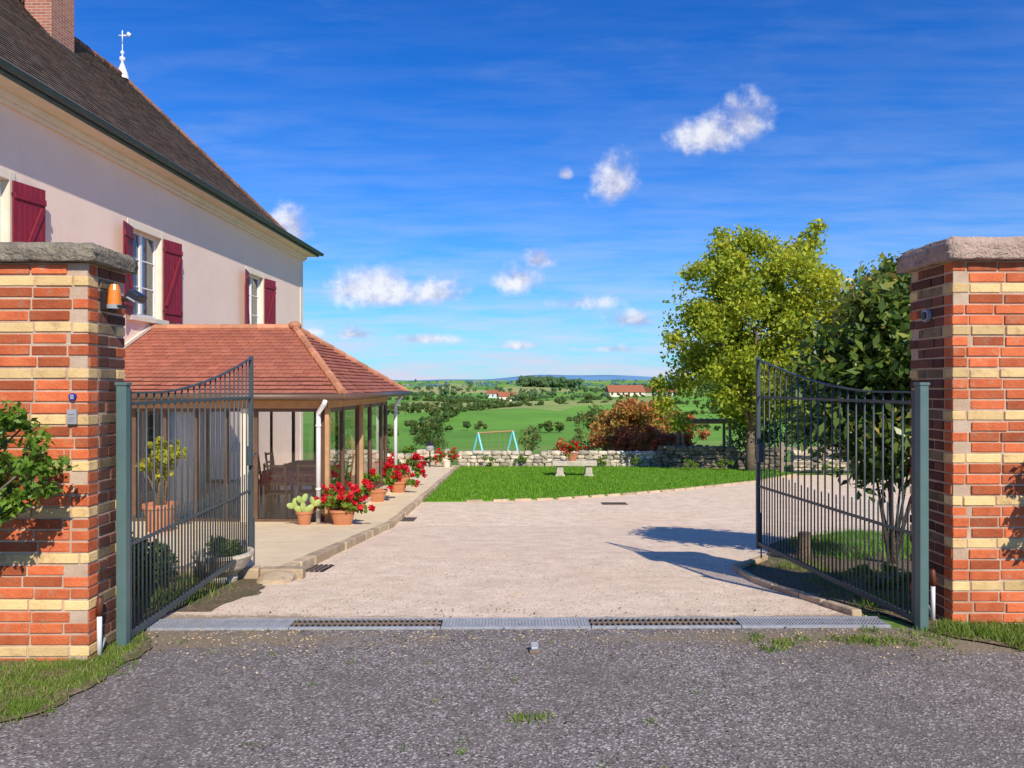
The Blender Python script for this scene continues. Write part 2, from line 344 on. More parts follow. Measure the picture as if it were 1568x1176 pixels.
def strip(name,y0,y1,fl,fr,off,mat,step=.1,skirt=0):
    rows=sorted(set([round(v,4) for v in np.arange(y0,y1,step)]+[y1]+[b for b in (5,13,27.8) if y0<b<y1]))
    mb=MB(); vs=[];fs=[]
    for y in rows:
        z=gz(0,y)+off; vs+=[(fl(y),y,z),(fr(y),y,z)]
    n=len(rows)
    for i in range(n-1): fs.append((2*i,2*i+1,2*i+3,2*i+2))
    if skirt:
        o=len(vs); vs+=[(a,b,c-skirt) for a,b,c in vs]
        for i in range(n-1): fs+=[(2*i,2*i+2,o+2*i+2,o+2*i),(2*i+3,2*i+1,o+2*i+1,o+2*i+3)]
        fs+=[(1,0,o,o+1),(2*n-2,2*n-1,o+2*n-1,o+2*n-2)]
    mb.add(vs,fs); return mb.obj(name,[mat])
def wob(y,s=0,a=.04): return a*(math.sin(y*7.1+s)+.6*math.sin(y*17.3+s*2)+.4*math.sin(y*41+s))
strip('asphalt_road',-30,4.86,lambda y:-34,lambda y:34,.004,'asphalt',1)
VLy=[3.0,3.3,3.6,3.9,4.5,4.8,5.3]; VLx=[-2.95,-2.55,-2.30,-2.2,-2.2,-2.42,-2.45]
strip('road_verge_soil',3.0,5.3,lambda y:-12,lambda y:float(np.interp(y,VLy,VLx))+wob(y,1,.025),.016,'soil',.03)
VRy=[4.0,4.4,4.7,5.0,5.3]; VRx=[4.2,3.1,2.78,2.62,2.55]
strip('road_verge_soil',4.0,5.3,lambda y:float(np.interp(y,VRy,VRx))+wob(y,3,.025),lambda y:12,.016,'soil',.03)
lawnpts=[(-1.2,16.55),(-.5,16.7),(1,17.05),(2.65,18),(4.5,19.3),(7.06,21.5),(9.2,24)]
def lawnR(y): return float(np.interp(y,[p[1] for p in lawnpts],[p[0] for p in lawnpts]))
BE=11.6
def bedR(y): return float(np.interp(y,[5,5.8,6.4,7.0,7.6,8.2,10,11,BE],[2.42,2.32,2.2,2.2,2.3,2.8,3.5,4.2,5.2]))
strip('gravel_driveway',4.98,BE,lambda y:-2.5 if y<6.5 else -2.35,bedR,.008,'gravel')
strip('gravel_driveway',BE,16.56,lambda y:-2.35,lambda y:24,.008,'gravel')
strip('gravel_driveway',16.56,24,lambda y:lawnR(y)-.1,lambda y:24,.008,'gravel')
strip('flower_bed_soil',5.3,BE,lambda y:bedR(y)-.1,lambda y:9,.004,'soil')
strip('flower_bed_soil',5.3,7.0,lambda y:-7.5,lambda y:float(np.interp(y,[5.3,6,6.8,7],[-2.2,-2.1,-2.2,-2.3]))+wob(y,2,.03),.012,'soil')
strip('lawn',16.6,27.5,lambda y:-1.95,lambda y:lawnR(y) if y<24 else 9.2,.03,'lawn',.15,.05)
strip('paved_terrace',6.95,27.5,lambda y:-8.3+.038*y-.6,lambda y:-2.2+.008*(y-7),.085,'paving',.25,.15)
mb=MB(); y=6.9
while y<27:
    L=R(.45,.8); x=-2.16+.008*(y-7)+R(-.012,.012); a=(x,y,gz(0,y)+.05); b=(x+.004,y+L-.02,gz(0,y+L)+.05)
    mb.bar(a,b,.12+R(-.01,.02),.11); y+=L
for x in np.arange(-3.6,-2.2,.42): mb.bar((x,6.9+R(-.02,.02),gz(0,6.9)+.05),(x+.4,6.9+R(-.02,.02),gz(0,6.9)+.05),.13,.12)
mb.obj('path_kerb',['kerb'],bevel=.015)
mb=MB(); y=5.15
while y<8.1:
    L=R(.28,.5); a=Vector((bedR(y)+R(-.01,.01),y,gz(0,y)+.008)); b=Vector((bedR(y+L-.02),y+L-.02,gz(0,y+L)+.008)); mb.bar(a,b,.07+R(-.01,.01),.09); y+=L
mb.obj('bed_kerb',['kerb'],bevel=.012)
mb=MB()
for i in range(len(lawnpts)-1):
    a=Vector(lawnpts[i]);b=Vector(lawnpts[i+1]); n=int((b-a).length/.4)
    for k in range(n):
        p=a.lerp(b,(k+.5)/n); ang=math.atan2(b.y-a.y,b.x-a.x)
        mb.box((p.x,p.y-.03,gz(0,p.y)+.02),(.38+R(-.02,.02),.10,.07),0,rz=ang+R(-.03,.03))
mb.obj('lawn_kerb',['kerb'],bevel=.012)
mb=MB()
mb.blob((-2.15,6.75,gz(0,6.75)+.02),(.17,.22,.07),.1,boxy=.25); mb.obj('edging_rock',['kerb'])
# grass
def scatter(n,x0,x1,y0,y1,test=None):
    P=np.stack([np.random.uniform(x0,x1,n),np.random.uniform(y0,y1,n)],1)
    if test is not None: P=P[[test(a,b) for a,b in P]]
    z=np.interp(P[:,1],PY,PZ); return np.concatenate([P,z[:,None]],1)
P=scatter(80000,-1.95,9.2,16.6,27.5,lambda a,b:a<(lawnR(b) if b<24 else 9.2)); P[:,2]+=.03
V,F=blades(P,.055,.012); npmesh('lawn_grass_blades',V,F,np.repeat(np.random.rand(len(P)),3),'grassblade')
def patchy(n,x0,x1,y0,y1,h,test=None,clump=40,spread=.05,mat='weed',name='verge_grass',w=.004,off=.01):
    c=scatter(clump,x0,x1,y0,y1,test); 
    i=np.random.randint(0,len(c),n); P=c[i]+np.concatenate([np.random.normal(0,spread,(n,2)),np.zeros((n,1))],1); P[:,2]=np.interp(P[:,1],PY,PZ)+off
    V,F=blades(P,h,w,.9); npmesh(name,V,F,np.repeat(np.random.rand(n)*.6+.4*np.random.rand(len(c))[i],3),mat)
vl=lambda a,b:a<float(np.interp(b,VLy,VLx))-.03
vr=lambda a,b:a>float(np.interp(b,VRy,VRx))+.03
patchy(18000,-3.6,-2.1,3.05,4.25,.03,vl,380,.05,w=.0035)
patchy(1800,-2.5,-2.2,4.2,4.9,.03,vl,40,.03)
patchy(13000,2.5,4.4,4.2,4.9,.05,vr,220,.05)
patchy(420,1.4,1.9,4.4,4.75,.024,None,9,.03)
patchy(900,1.9,2.9,4.5,4.8,.03,None,18,.04)
patchy(250,.0,.15,3.5,3.56,.014,None,3,.03)
patchy(400,-2.3,2.6,3.0,4.7,.012,None,24,.02)
patchy(2500,2.5,4,5.2,8,.05,None,60,.08)
patchy(12000,3.6,9,8.2,BE,.08,lambda a,b:a>bedR(b)+.15,380,.11,'grassblade','bed_grass',.006)
patchy(9000,-7.4,-2.5,5.2,6.9,.07,None,130,.1)
mb=MB()
for i in range(1500):
    y=abs(random.gauss(0,.28)); y=4.85-y if random.random()<.55 else 5.0+y*1.3
    x=R(-2.4,2.7) if random.random()<.5 else random.choice([-1,1])*R(1.2,2.6); s=R(.002,.007)
    if 4.83<y<5.1: continue
    mb.blob((x,y,gz(0,y)+.008),(s*1.3,s,s*.7),.2,rz=R(0,3))
for i in range(700):
    y=R(5.2,9); x=R(-2.1,2.1); s=R(.003,.007); mb.blob((x,y,gz(0,y)+.012),(s*1.3,s,s*.7),.2,rz=R(0,3))
mb.obj('pebble_litter',['kerb'])
C=np.concatenate([scatter(260,-3.2,3.4,4.3,5.4),scatter(160,2.3,2.9,5,8.2),scatter(50,-3,3.4,3.2,4.4)]); C[:,2]+=.016
V,F=leaves(C,.022,.6,3); V[:,2]=np.maximum(V[:,2],np.repeat(C[:,2],4)-.006)
npmesh('fallen_leaves',V,F,np.repeat(np.random.rand(len(C)),4),'litter')

# ------------------------------------------------------------------ drain channel
drain=empty('drain_channel',(0,4.93,0),.012)
mb=MB(); mb.bx(-2.45,2.5,-.085,.085,-.02,.0105,0); mb.obj('channel_void',['black'],drain)
mb=MB(); x=-2.45; k=0
while x<2.49:
    L=.99; x1=min(x+L,2.5); mi=[0,1,0,1,0][k%5]
    for yy_ in (-.085,.085): mb.bx(x+.003,x1-.003,yy_-.008,yy_+.008,.001,.021,0)
    if mi==0:
        for q in np.arange(x+.01,x1,.022): mb.bx(q-.0035,q+.0035,-.077,.077,.011,.019,0)
        for q in np.arange(-.06,.07,.03): mb.bx(x+.004,x1-.004,q-.003,q+.003,.0105,.0185,0)
    else:
        for q in np.arange(x+.02,x1,.036): mb.bx(q-.008,q+.008,-.077,.077,.011,.019,1)
        mb.bx(x+.003,x1-.003,-.006,.006,.0105,.0195,1)
    x=x1;k+=1
mb.obj('grating',['galv','rust'],drain)
mb=MB(); 
mb.bx(-.03,.03,-.025,.025,0,.02,1); mb.box((0,0,.035),(.045,.02,.05),0); mb.tube([(-.02,-.02,.03),(.02,-.02,.03)],.012,8,0)
mb.obj('gate_stop',['galv','rust'],loc=(.135,4.42,.004),bevel=.003)
for (x,y,w,l) in ((2.25,16.25,.55,.4),(-1.98,7.55,.22,.5),(-1.93,13.8,.25,.5)):  # second cover is an added dark shape for a kerb step's shadow
    mb=MB()
    mb.bar((x,y-l/2,gz(0,y-l/2)+.009),(x,y+l/2,gz(0,y+l/2)+.009),w,.006,1)
    for q in np.arange(-w/2+.03,w/2,.05): mb.bar((x+q,y-l/2,gz(0,y-l/2)+.016),(x+q,y+l/2,gz(0,y+l/2)+.016),.02,.012,0)
    mb.obj('drain_and_shadow_cover',['rust','black'])

# ------------------------------------------------------------------ pillars
def pillar(name,x0,x1,y0,y1,zt,ch,yel,capm,darkside,ov,capz):
    e=empty(name,(0,0,0)); mb=MB(); mb.bx(x0+.008,x1-.008,y0+.008,y1-.008,-.05,zt-.002); mb.obj('mortar_core',['mortar'],e)
    mb=MB(); n=int(round(zt/ch)); bl=.225; t=.10; j=.012
    def row(a,b,fix0,fix1,ax,z,odd,side,i_):
        p=a-(bl/2 if odd else 0)+R(-.02,.02)
        while p<b-.01:
            q=min(p+bl*R(.85,1.1),b); s=max(p,a); 
            if q-s>.03:
                o=R(-.004,.004); dz=R(-.002,.002); dh=R(-.002,.001)
                y_=((n-1-i_)%4==yel)
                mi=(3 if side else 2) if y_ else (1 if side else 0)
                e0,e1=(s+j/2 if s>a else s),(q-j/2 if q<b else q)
                if ax=='x': mb.bx(e0,e1,fix0-o,fix1+o,z+dz,z+ch-j+dz+dh,mi)
                else: mb.bx(fix0-o,fix1+o,e0,e1,z+dz,z+ch-j+dz+dh,mi)
            p=q
    for i_ in range(n):
        z=zt-(n-i_)*ch; odd=i_%2
        if odd:
            row(x0,x1,y0,y0+t,'x',z,1,False,i_); row(x0,x1,y1-t,y1,'x',z,0,False,i_)
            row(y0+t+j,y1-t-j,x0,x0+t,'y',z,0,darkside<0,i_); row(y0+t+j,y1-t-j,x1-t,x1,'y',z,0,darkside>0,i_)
        else:
            row(x0+t+j,x1-t-j,y0,y0+t,'x',z,0,False,i_); row(x0+t+j,x1-t-j,y1-t,y1,'x',z,1,False,i_)
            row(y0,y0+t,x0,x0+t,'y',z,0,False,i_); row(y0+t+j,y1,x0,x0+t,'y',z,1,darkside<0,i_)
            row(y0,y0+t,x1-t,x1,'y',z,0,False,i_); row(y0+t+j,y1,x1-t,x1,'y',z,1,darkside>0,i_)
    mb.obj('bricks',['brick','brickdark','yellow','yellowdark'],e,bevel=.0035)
    a=capz; X0,X1,Y0,Y1=x0-ov,x1+ov,y0-ov,y1+ov
    bm=bmesh.new(); bmesh.ops.create_cube(bm,size=1)
    bmesh.ops.subdivide_edges(bm,edges=bm.edges[:],cuts=11,use_grid_fill=True)
    for v in bm.verts:
        x,y,z=v.co; k=1-.08*max(0,z-.2)/.3; h=zt+(z+.5)*a
        v.co=Vector(((X0+X1)/2+x*(X1-X0)*k,(Y0+Y1)/2+y*(Y1-Y0)*k,h+(.02*(1-(x*2)**2)*(1-(y*2)**2) if z>.4 else 0)))+Vector((R(-1,1),R(-1,1),R(-1,1)))*.005
    me=bpy.data.meshes.new('cap_stone'); bm.to_mesh(me); bm.free(); me.materials.append(M[capm]); o=bpy.data.objects.new('cap_stone',me); scene.collection.objects.link(o); o.parent=e
    for p in me.polygons: p.use_smooth=True
    return e
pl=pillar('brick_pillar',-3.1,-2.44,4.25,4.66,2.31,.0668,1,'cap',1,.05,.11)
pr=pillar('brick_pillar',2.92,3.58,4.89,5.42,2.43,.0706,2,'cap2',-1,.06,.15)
for (a,b,y) in ((-9,-3.115,4.45),(3.595,9,5.15)):
    mb=MB(); mb.bx(a,b,y-.12,y+.12,-.1,1.35,0); mb.bx(a,b,y-.17,y+.17,1.35,1.42,1); mb.obj('rendered_boundary_wall',['render','cap'])
mb=MB(); mb.box((0,0,0),(.055,.02,.085),0); mb.box((0,-.011,.022),(.04,.004,.018),1)
for i in range(3):
    for k in range(3): mb.box((-.012+.012*i,-.012,-.002-.011*k),(.007,.004,.006),1)
mb.obj('intercom_keypad',['plastic','galv'],loc=(-2.525,4.238,1.42),bevel=.002)
mb=MB(); mb.tube([(0,.006,0),(0,-.006,0)],.022,20,0); mb.box((0,-.008,0),(.02,.003,.026),1); mb.obj('alarm_sticker',['blue','galv'],loc=(-2.525,4.243,1.535))
fl=empty('beacon_lamp',(-2.36,4.42,2.07))
mb=MB(); mb.bx(-.075,-.05,-.05,.05,-.02,.09,1); mb.bx(-.05,.04,-.03,.03,-.005,.01,1); mb.lathe([(.001,.14),(.022,.135),(.033,.10),(.037,.05),(.039,.012)],(-.02,0,0),20,0); mb.lathe([(.044,-.012),(.044,.014),(.001,.014)],(-.02,0,0),20,2)
mb.obj('amber_beacon',['amber','blk','plastic'],fl,smooth=False)
mb=MB(); mb.bar((-.06,.06,.05),(.1,.06,.05),.02,.02,0); mb.bar((.07,.02,.085),(.13,.02,.045),.11,.05,0); mb.bar((.075,-.006,.055),(.125,-.006,.025),.09,.01,1)
mb.obj('floodlight',['blk','plastic'],fl,bevel=.004)
mb=MB(); mb.tube([(0,0,0),(-.025,0,0)],.045,20,0); mb.tube([(-.02,0,0),(-.035,0,0)],.028,16,1); mb.obj('pillar_wall_lamp',['galv','blk'],loc=(2.918,5.18,2.09))
for (x,y,s) in ((-2.42,4.33,1),(2.84,4.98,-1)):
    mb=MB(); mb.tube([(0,0,.0),(0,0,.27)],.014,10,0); mb.tube([(0,0,.25),(0,0,.30),(.01*s,-.01,.36)],[.018,.02,.017],10,1); mb.tube([(0,0,.02),(.0,.06,.1)],.008,6,2)
    mb.obj('gate_hold_back',['white','brownrub','galv'],loc=(x,y,0),smooth=True)

# ------------------------------------------------------------------ gates
def gate(name,hx,hy,ex,ey):
    ang=math.atan2(ey-hy,ex-hx); L=math.hypot(ex-hx,ey-hy); e=empty(name,(hx,hy,0),ang)
    mb=MB(); mb.bx(-.03,.03,-.03,.03,-.02,1.60,0); mb.bx(-.036,.036,-.036,.036,1.60,1.62,0); mb.obj('hinge_post',['post'],e,bevel=.004)
    zt=lambda u:1.555+.31*max(0,(u-.5)/(L-.5))**1.6
    mb=MB()
    mb.bx(.05,.08,-.016,.016,.02,1.57,0); mb.bx(L-.035,L,-.018,.018,.0,1.88,0)
    mb.bx(.08,L-.035,-.013,.013,.03,.07,0); mb.bx(.08,L-.035,-.006,.006,1.475,1.498,0); mb.bx(.08,L-.035,-.006,.006,.60,.623,0)
    us=np.linspace(.08,L-.035,24)
    for i in range(23): mb.bar((us[i],0,zt(us[i])),(us[i+1]+.002,0,zt(us[i+1])),.026,.013,0)
    mb.obj('frame',['gate'],e,bevel=.002)
    mb=MB(); nb=21; du=(L-.125)/nb
    for i in range(1,nb):
        u=.085+du*i; mb.tube([(u,0,.07),(u,0,zt(u)-.004)],.0065,6,0)
    for i in range(nb):
        u=.085+du*(i+.5); zz=.76+.03*math.cos(i*.3); mb.tube([(u,0,.07),(u,0,zz-.012),(u,0,zz)],[.006,.006,.003],6,0)
    mb.obj('bars',['gate'],e,smooth=True)
    mb=MB()
    for z in (.2,1.35): mb.tube([(.045,0,z-.04),(.045,0,z+.04)],.014,8,0); mb.bx(-.0,.1,-.006,.006,z-.02,z+.02,0)
    mb.bx(L-.09,L-.04,-.025,.025,.85,1.03,0); mb.tube([(L-.065,-.025,.96),(L-.065,-.06,.96),(L-.15,-.06,.955)],.008,6,0)
    mb.tube([(L-.02,-.03,-.1),(L-.02,-.03,.35)],.008,6,0)
    mb.obj('hinges_and_lock',['gate'],e,bevel=.002)
gate('iron_gate',-2.37,4.50,-2.47,7.0)
gate('iron_gate',2.68,4.83,2.42,7.28)

# ------------------------------------------------------------------ roofs
def slope(mb,a0,a1,b0,b1,rows,lift,mi=0,var=.3):
    a0,a1,b0,b1=map(Vector,(a0,a1,b0,b1)); e=(a1-a0).normalized(); up=(b0-a0); up=(up-e*up.dot(e)); H=up.length; upn=up.normalized(); n=e.cross(upn).normalized()
    if n.z<0: n=-n
    for i in range(rows):
        t0,t1=i/rows,(i+1)/rows
        p,q=a0.lerp(b0,t0),a1.lerp(b1,t0); r,s=a1.lerp(b1,t1),a0.lerp(b0,t1)
        segs=max(1,int((q-p).length/.22)) 
        for k in range(segs):
            f0,f1=k/segs,(k+1)/segs
            P0,P1=p.lerp(q,f0),p.lerp(q,f1); S0,S1=s.lerp(r,f0),s.lerp(r,f1)
            l0=lift*R(1-var*.8,1+var)
            vs=[P0+n*l0,P1+n*l0,S1+n*.001,S0+n*.001,P0,P1]
            U=lambda v:((v-a0).dot(e),(v-a0).dot(upn))
            u=[U(v) for v in vs]
            mb.add(vs,[(0,1,2,3),(4,5,1,0)],mi,None,[[u[0],u[1],u[2],u[3]],[u[4],u[5],u[1],u[0]]])
S=.038; RZ=-math.atan(S)
house=empty('house',(-8.27,0,0),RZ)
lz=[6.22,6.62,10.83]; xf=[.5,-.25,-4.2]; xb=[-8.9,-8.15,-4.2]; yf=[26.1,25.4,21.9]; yn=[3.5,4.2,7.7]
mb=MB()
for k in range(2):
    rows=[7,48][k]
    slope(mb,(xf[k],yn[k],lz[k]),(xf[k],yf[k],lz[k]),(xf[k+1],yn[k+1],lz[k+1]),(xf[k+1],yf[k+1],lz[k+1]),rows,.016)
    slope(mb,(xf[k],yf[k],lz[k]),(xb[k],yf[k],lz[k]),(xf[k+1],yf[k+1],lz[k+1]),(xb[k+1],yf[k+1],lz[k+1]),rows,.016)
    slope(mb,(xb[k],yn[k],lz[k]),(xf[k],yn[k],lz[k]),(xb[k+1],yn[k+1],lz[k+1]),(xf[k+1],yn[k+1],lz[k+1]),rows,.016)
    mb.add([(xb[k],yn[k],lz[k]),(xb[k],yf[k],lz[k]),(xb[k+1],yf[k+1],lz[k+1]),(xb[k+1],yn[k+1],lz[k+1])],[(3,2,1,0)])
mb.obj('roof',['roof1'],house)
mb=MB()
def capline(mb,a,b,r,seg,mi=0):
    a,b=Vector(a),Vector(b); n=int((b-a).length/seg)
    for i in range(n):
        p,q=a.lerp(b,i/n),a.lerp(b,(i+1.08)/n); mb.tube([p,q],[r*1.0,r*.82],8,mi)
for X in (xf,xb):
    for Yv in (yf,yn):
        for k in range(2): capline(mb,(X[k],Yv[k],lz[k]+.02),(X[k+1],Yv[k+1],lz[k+1]+.02),.075,.33)
capline(mb,(-4.2,7.7,10.85),(-4.2,21.9,10.85),.1,.36)
mb.obj('ridge_tiles',['ridge1'],house)
mb=MB()
mb.lathe([(.001,1.05),(.012,1.04),(.012,.75),(.05,.72),(.06,.68),(.02,.63),(.02,.58),(.08,.54),(.09,.48),(.03,.42),(.05,.35),(.16,.05),(.18,-.1)],(-4.2,21.9,10.85),16,0)
mb.tube([(-4.2,21.9,11.8),(-4.2,21.9,12.2)],.018,6,0); mb.bar((-4.32,21.9,12.05),(-4.05,21.9,12.05),.015,.04,0); mb.bar((-4.05,21.9,12.03),(-3.98,21.9,12.13),.015,.12,0)
mb.obj('zinc_finial',['white'],house,smooth=True)
mb=MB(); mb.bx(-3.9,-3.25,17.3,18.15,8.9,12.6,0); mb.bx(-3.98,-3.17,17.22,18.23,12.4,12.6,0)
cm=bpy.data.materials.new('chimney_brick'); t=nt(cm); co=N(t,'ShaderNodeTexCoord').outputs['Object']
mp=N(t,'ShaderNodeSeparateXYZ'); t.links.new(co,mp.inputs[0]); cb=N(t,'ShaderNodeCombineXYZ'); t.links.new(math_(t,'ADD',mp.outputs[0],mp.outputs[1]),cb.inputs[0]); t.links.new(mp.outputs[2],cb.inputs[1])
b=N(t,'ShaderNodeTexBrick'); t.links.new(cb.outputs[0],b.inputs['Vector']); b.inputs['Scale'].default_value=1; b.inputs['Brick Width'].default_value=.23; b.inputs['Row Height'].default_value=.07; b.inputs['Mortar Size'].default_value=.006
b.inputs['Color1'].default_value=c4((.45,.17,.10)); b.inputs['Color2'].default_value=c4((.32,.12,.08)); b.inputs['Mortar'].default_value=c4((.5,.42,.34))
finish(t,b.outputs['Color'],.9,b.outputs['Fac'],-.5,.01)
mb.obj('chimney',[cm],house)
mb=MB(); mb.bx(-4.0,-3.15,17.2,18.25,9.55,9.75,0); mb.obj('chimney_flashing',['gutter'],house)
def wallx(mb,x,y0,y1,z0,z1,ops,depth,mi=0,mr=1):
    Y=sorted({y0,y1,*[o[0] for o in ops],*[o[1] for o in ops]}); Z=sorted({z0,z1,*[o[2] for o in ops],*[o[3] for o in ops]})
    for i in range(len(Y)-1):
        for k in range(len(Z)-1):
            cy,cz=(Y[i]+Y[i+1])/2,(Z[k]+Z[k+1])/2
            if any(o[0]<cy<o[1] and o[2]<cz<o[3] for o in ops): continue
            mb.add([(x,Y[i],Z[k]),(x,Y[i+1],Z[k]),(x,Y[i+1],Z[k+1]),(x,Y[i],Z[k+1])],[(0,1,2,3)],mi)
    for a,b,c,d in ops:
        q=x-depth
        mb.add([(x,a,c),(x,b,c),(x,b,d),(x,a,d),(q,a,c),(q,b,c),(q,b,d),(q,a,d)],[(0,1,5,4),(1,2,6,5),(2,3,7,6),(3,0,4,7)],mr)
ups=[(10.35,11.5),(14.92,16.12),(20.85,22.05)]
ops=[(a,b,3.02,4.80) for a,b in ups]+[(15.0,16.2,-.75,1.35),(9.4,10.6,-.1,1.5)]
mb=MB(); wallx(mb,0,4,25.7,-1.8,6.0,ops,.24,0,1)
mb.add([(0,25.7,-1.8),(-8.4,25.7,-1.8),(-8.4,25.7,6),(0,25.7,6)],[(0,1,2,3)]); mb.add([(0,4,-1.8),(-8.4,4,-1.8),(-8.4,4,6),(0,4,6)],[(3,2,1,0)]); mb.add([(-8.4,4,-1.8),(-8.4,25.7,-1.8),(-8.4,25.7,6),(-8.4,4,6)],[(3,2,1,0)])
mb.obj('walls',['render','cream'],house)
mb=MB()
mb.bx(.002,.07,3.9,25.8,5.93,6.0,0); mb.bx(.002,.12,3.85,25.85,6.0,6.12,0); mb.bx(-8.5,.42,3.6,26.0,6.12,6.17,0)
mb.bx(-.15,.02,25.45,25.72,-1.6,5.93,0)
for a,b,c,d in ops:
    if c>0:
        mb.bx(.002,.014,a-.13,a,c-.0,d+.15,0); mb.bx(.002,.014,b,b+.13,c,d+.15,0); mb.bx(.002,.014,a,b,d,d+.15,0)
        mb.bx(-.2,.1,a-.16,b+.16,c-.1,c,0)
mb.obj('cornice_and_surrounds',['cream'],house,bevel=.006)
mb=MB(); 
pr_=[(math.cos(t)*.075,math.sin(t)*.075) for t in np.linspace(math.pi,2*math.pi,9)]
vs=[];fs=[]
for yv in (3.5,26.15):
    vs+=[(.55+a,yv,6.24+c) for a,c in pr_]
for i in range(8): fs.append((i,i+1,9+i+1,9+i))
fs.append(tuple(range(9))); mb.add(vs,fs); mb.tube([(.625,3.5,6.24),(.625,26.15,6.24)],.014,6); mb.bx(.42,.47,3.6,26.1,6.13,6.24)
mb.obj('gutter',['gutter'],house,smooth=True)
mb=MB();cu=MB();gl=MB();dk=MB()
for a,b,c,d in ops:
    x=-.15; f=.055
    mb.bx(x-.03,x+.03,a,a+f,c,d); mb.bx(x-.03,x+.03,b-f,b,c,d); mb.bx(x-.03,x+.03,a+f,b-f,d-f,d); mb.bx(x-.03,x+.03,a+f,b-f,c,c+f*1.4)
    m=(a+b)/2; mb.bx(x-.025,x+.035,m-.045,m+.045,c+f*1.4,d-f)
    for t in (.36,.68): 
        zz=c+(d-c)*t; mb.bx(x-.015,x+.015,a+f,m-.045,zz-.015,zz+.015); mb.bx(x-.015,x+.015,m+.045,b-f,zz-.015,zz+.015)
    gl.add([(x-.005,a+f,c+f),(x-.005,b-f,c+f),(x-.005,b-f,d-f),(x-.005,a+f,d-f)],[(0,1,2,3)])
    for (p,q) in ((a,a+.4),(b-.4,b)):
        n=14
        vs=[];fs=[]
        for i in range(n+1):
            yy=p+(q-p)*i/n; xx=-.27+.025*math.sin(i*1.9); vs+=[(xx,yy,c),(xx,yy,d)]
        for i in range(n): fs.append((2*i,2*i+2,2*i+3,2*i+1))
        cu.add(vs,fs)
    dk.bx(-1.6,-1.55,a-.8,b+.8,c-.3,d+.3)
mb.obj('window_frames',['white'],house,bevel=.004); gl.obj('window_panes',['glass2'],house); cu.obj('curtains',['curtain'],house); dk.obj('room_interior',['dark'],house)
def shutter(mb,yh,sgn,w,z0,z1,op):
    cx,cy=math.sin(op),math.cos(op)*sgn
    def P(u,o,z): return (.03+u*cx+o*cy*sgn*1.0, yh+u*cy-o*cx*sgn, z)
    n=6
    for i in range(n):
        u0,u1=w*i/n,w*(i+1)/n-.006
        p0,p1=P((u0+u1)/2,.02,z0),P((u0+u1)/2,.02,z1)
        rz=math.atan2(cy,cx); mb.box(((p0[0]+p1[0])/2,(p0[1]+p1[1])/2,(z0+z1)/2),(u1-u0,.028,z1-z0),0,rz)
    for z in (z0+.22,z1-.22):
        p=P(w/2,.045,z); mb.box(p,(w-.02,.03,.1),0,math.atan2(cy,cx))
    a=P(.06,.045,z0+.33); b=P(w-.06,.045,z1-.33); mb.bar(a,b,.028,.09,0)
    for z in (z0+.22,z1-.22): mb.tube([P(-.01,.02,z-.03),P(-.01,.02,z+.03)],.012,6,1)
mb=MB()
for a,b in ups:
    shutter(mb,a-.02,-1,.6,3.0,4.8,.25); shutter(mb,b+.02,1,.62,3.0,4.8,.16)
mb.obj('shutters',['shutter','blk'],house,bevel=.003)

# ------------------------------------------------------------------ veranda (house frame)
ver=empty('veranda',(-8.27,0,0),RZ)
ze,zr=1.45,2.80; ex=4.9; ey0,ey1=12.78,18.6; ax_,ay=3.1,15.69
mb=MB()
slope(mb,(0,ey0,ze),(ex,ey0,ze),(0,ay,zr),(ax_,ay,zr),19,.024)
slope(mb,(ex,ey1,ze),(0,ey1,ze),(ax_,ay,zr),(0,ay,zr),19,.024)
slope(mb,(ex,ey0,ze),(ex,ey1,ze),(ax_,ay,zr),(ax_,ay,zr),19,.024)
mb.obj('roof',['roof2'],ver)
mb=MB(); capline(mb,(ex,ey0,ze+.02),(ax_,ay,zr+.02),.085,.36); capline(mb,(ex,ey1,ze+.02),(ax_,ay,zr+.02),.085,.36); capline(mb,(0,ay,zr+.02),(ax_,ay,zr+.02),.085,.36); mb.blob((ax_,ay,zr+.06),(.14,.14,.1),.02)
mb.obj('ridge_tiles',['ridge'],ver)
mb=MB()
mb.bar((.03,ey0,ze+.06),(.03,ay,zr+.07),.05,.06); mb.bar((.03,ay,zr+.07),(.03,ey1,ze+.06),.05,.06)
mb.obj('wall_flashing',['cream'],ver)
mb=MB()
def gut(mb,p,q): mb.tube([p,q],.06,10,0)
gut(mb,(0,ey0-.05,ze-.045),(ex+.1,ey0-.05,ze-.045)); gut(mb,(ex+.05,ey0-.1,ze-.045),(ex+.05,ey1+.1,ze-.045)); gut(mb,(0,ey1+.05,ze-.045),(ex+.1,ey1+.05,ze-.045))
mb.obj('gutter',['brownframe'],ver,smooth=True)
mb=MB()
mb.bx(.01,ex-.05,ey0+.03,ey1-.03,ze-.045,ze-.02,1)
mb.bx(.02,4.52,13.04,13.16,1.2,1.38,0); mb.bx(.02,4.52,18.2,18.32,1.2,1.38,0); mb.bx(4.42,4.54,13.165,18.195,1.2,1.38,0)
mb.obj('beams_and_ceiling',['wood','cream'],ver,bevel=.005)
mb=MB(); mb.bx(.01,4.62,12.98,18.38,-1.5,-.83,0); mb.bx(.01,4.64,12.95,18.4,-.83,-.80,1); mb.obj('plinth',['cream','floor'],ver)
mb=MB();gl=MB();g2=MB()
fx=[.06,1.1,2.2,3.28,4.47]
for x in fx: mb.bx(x-.035,x+.035,13.07,13.13,-.8,1.2)
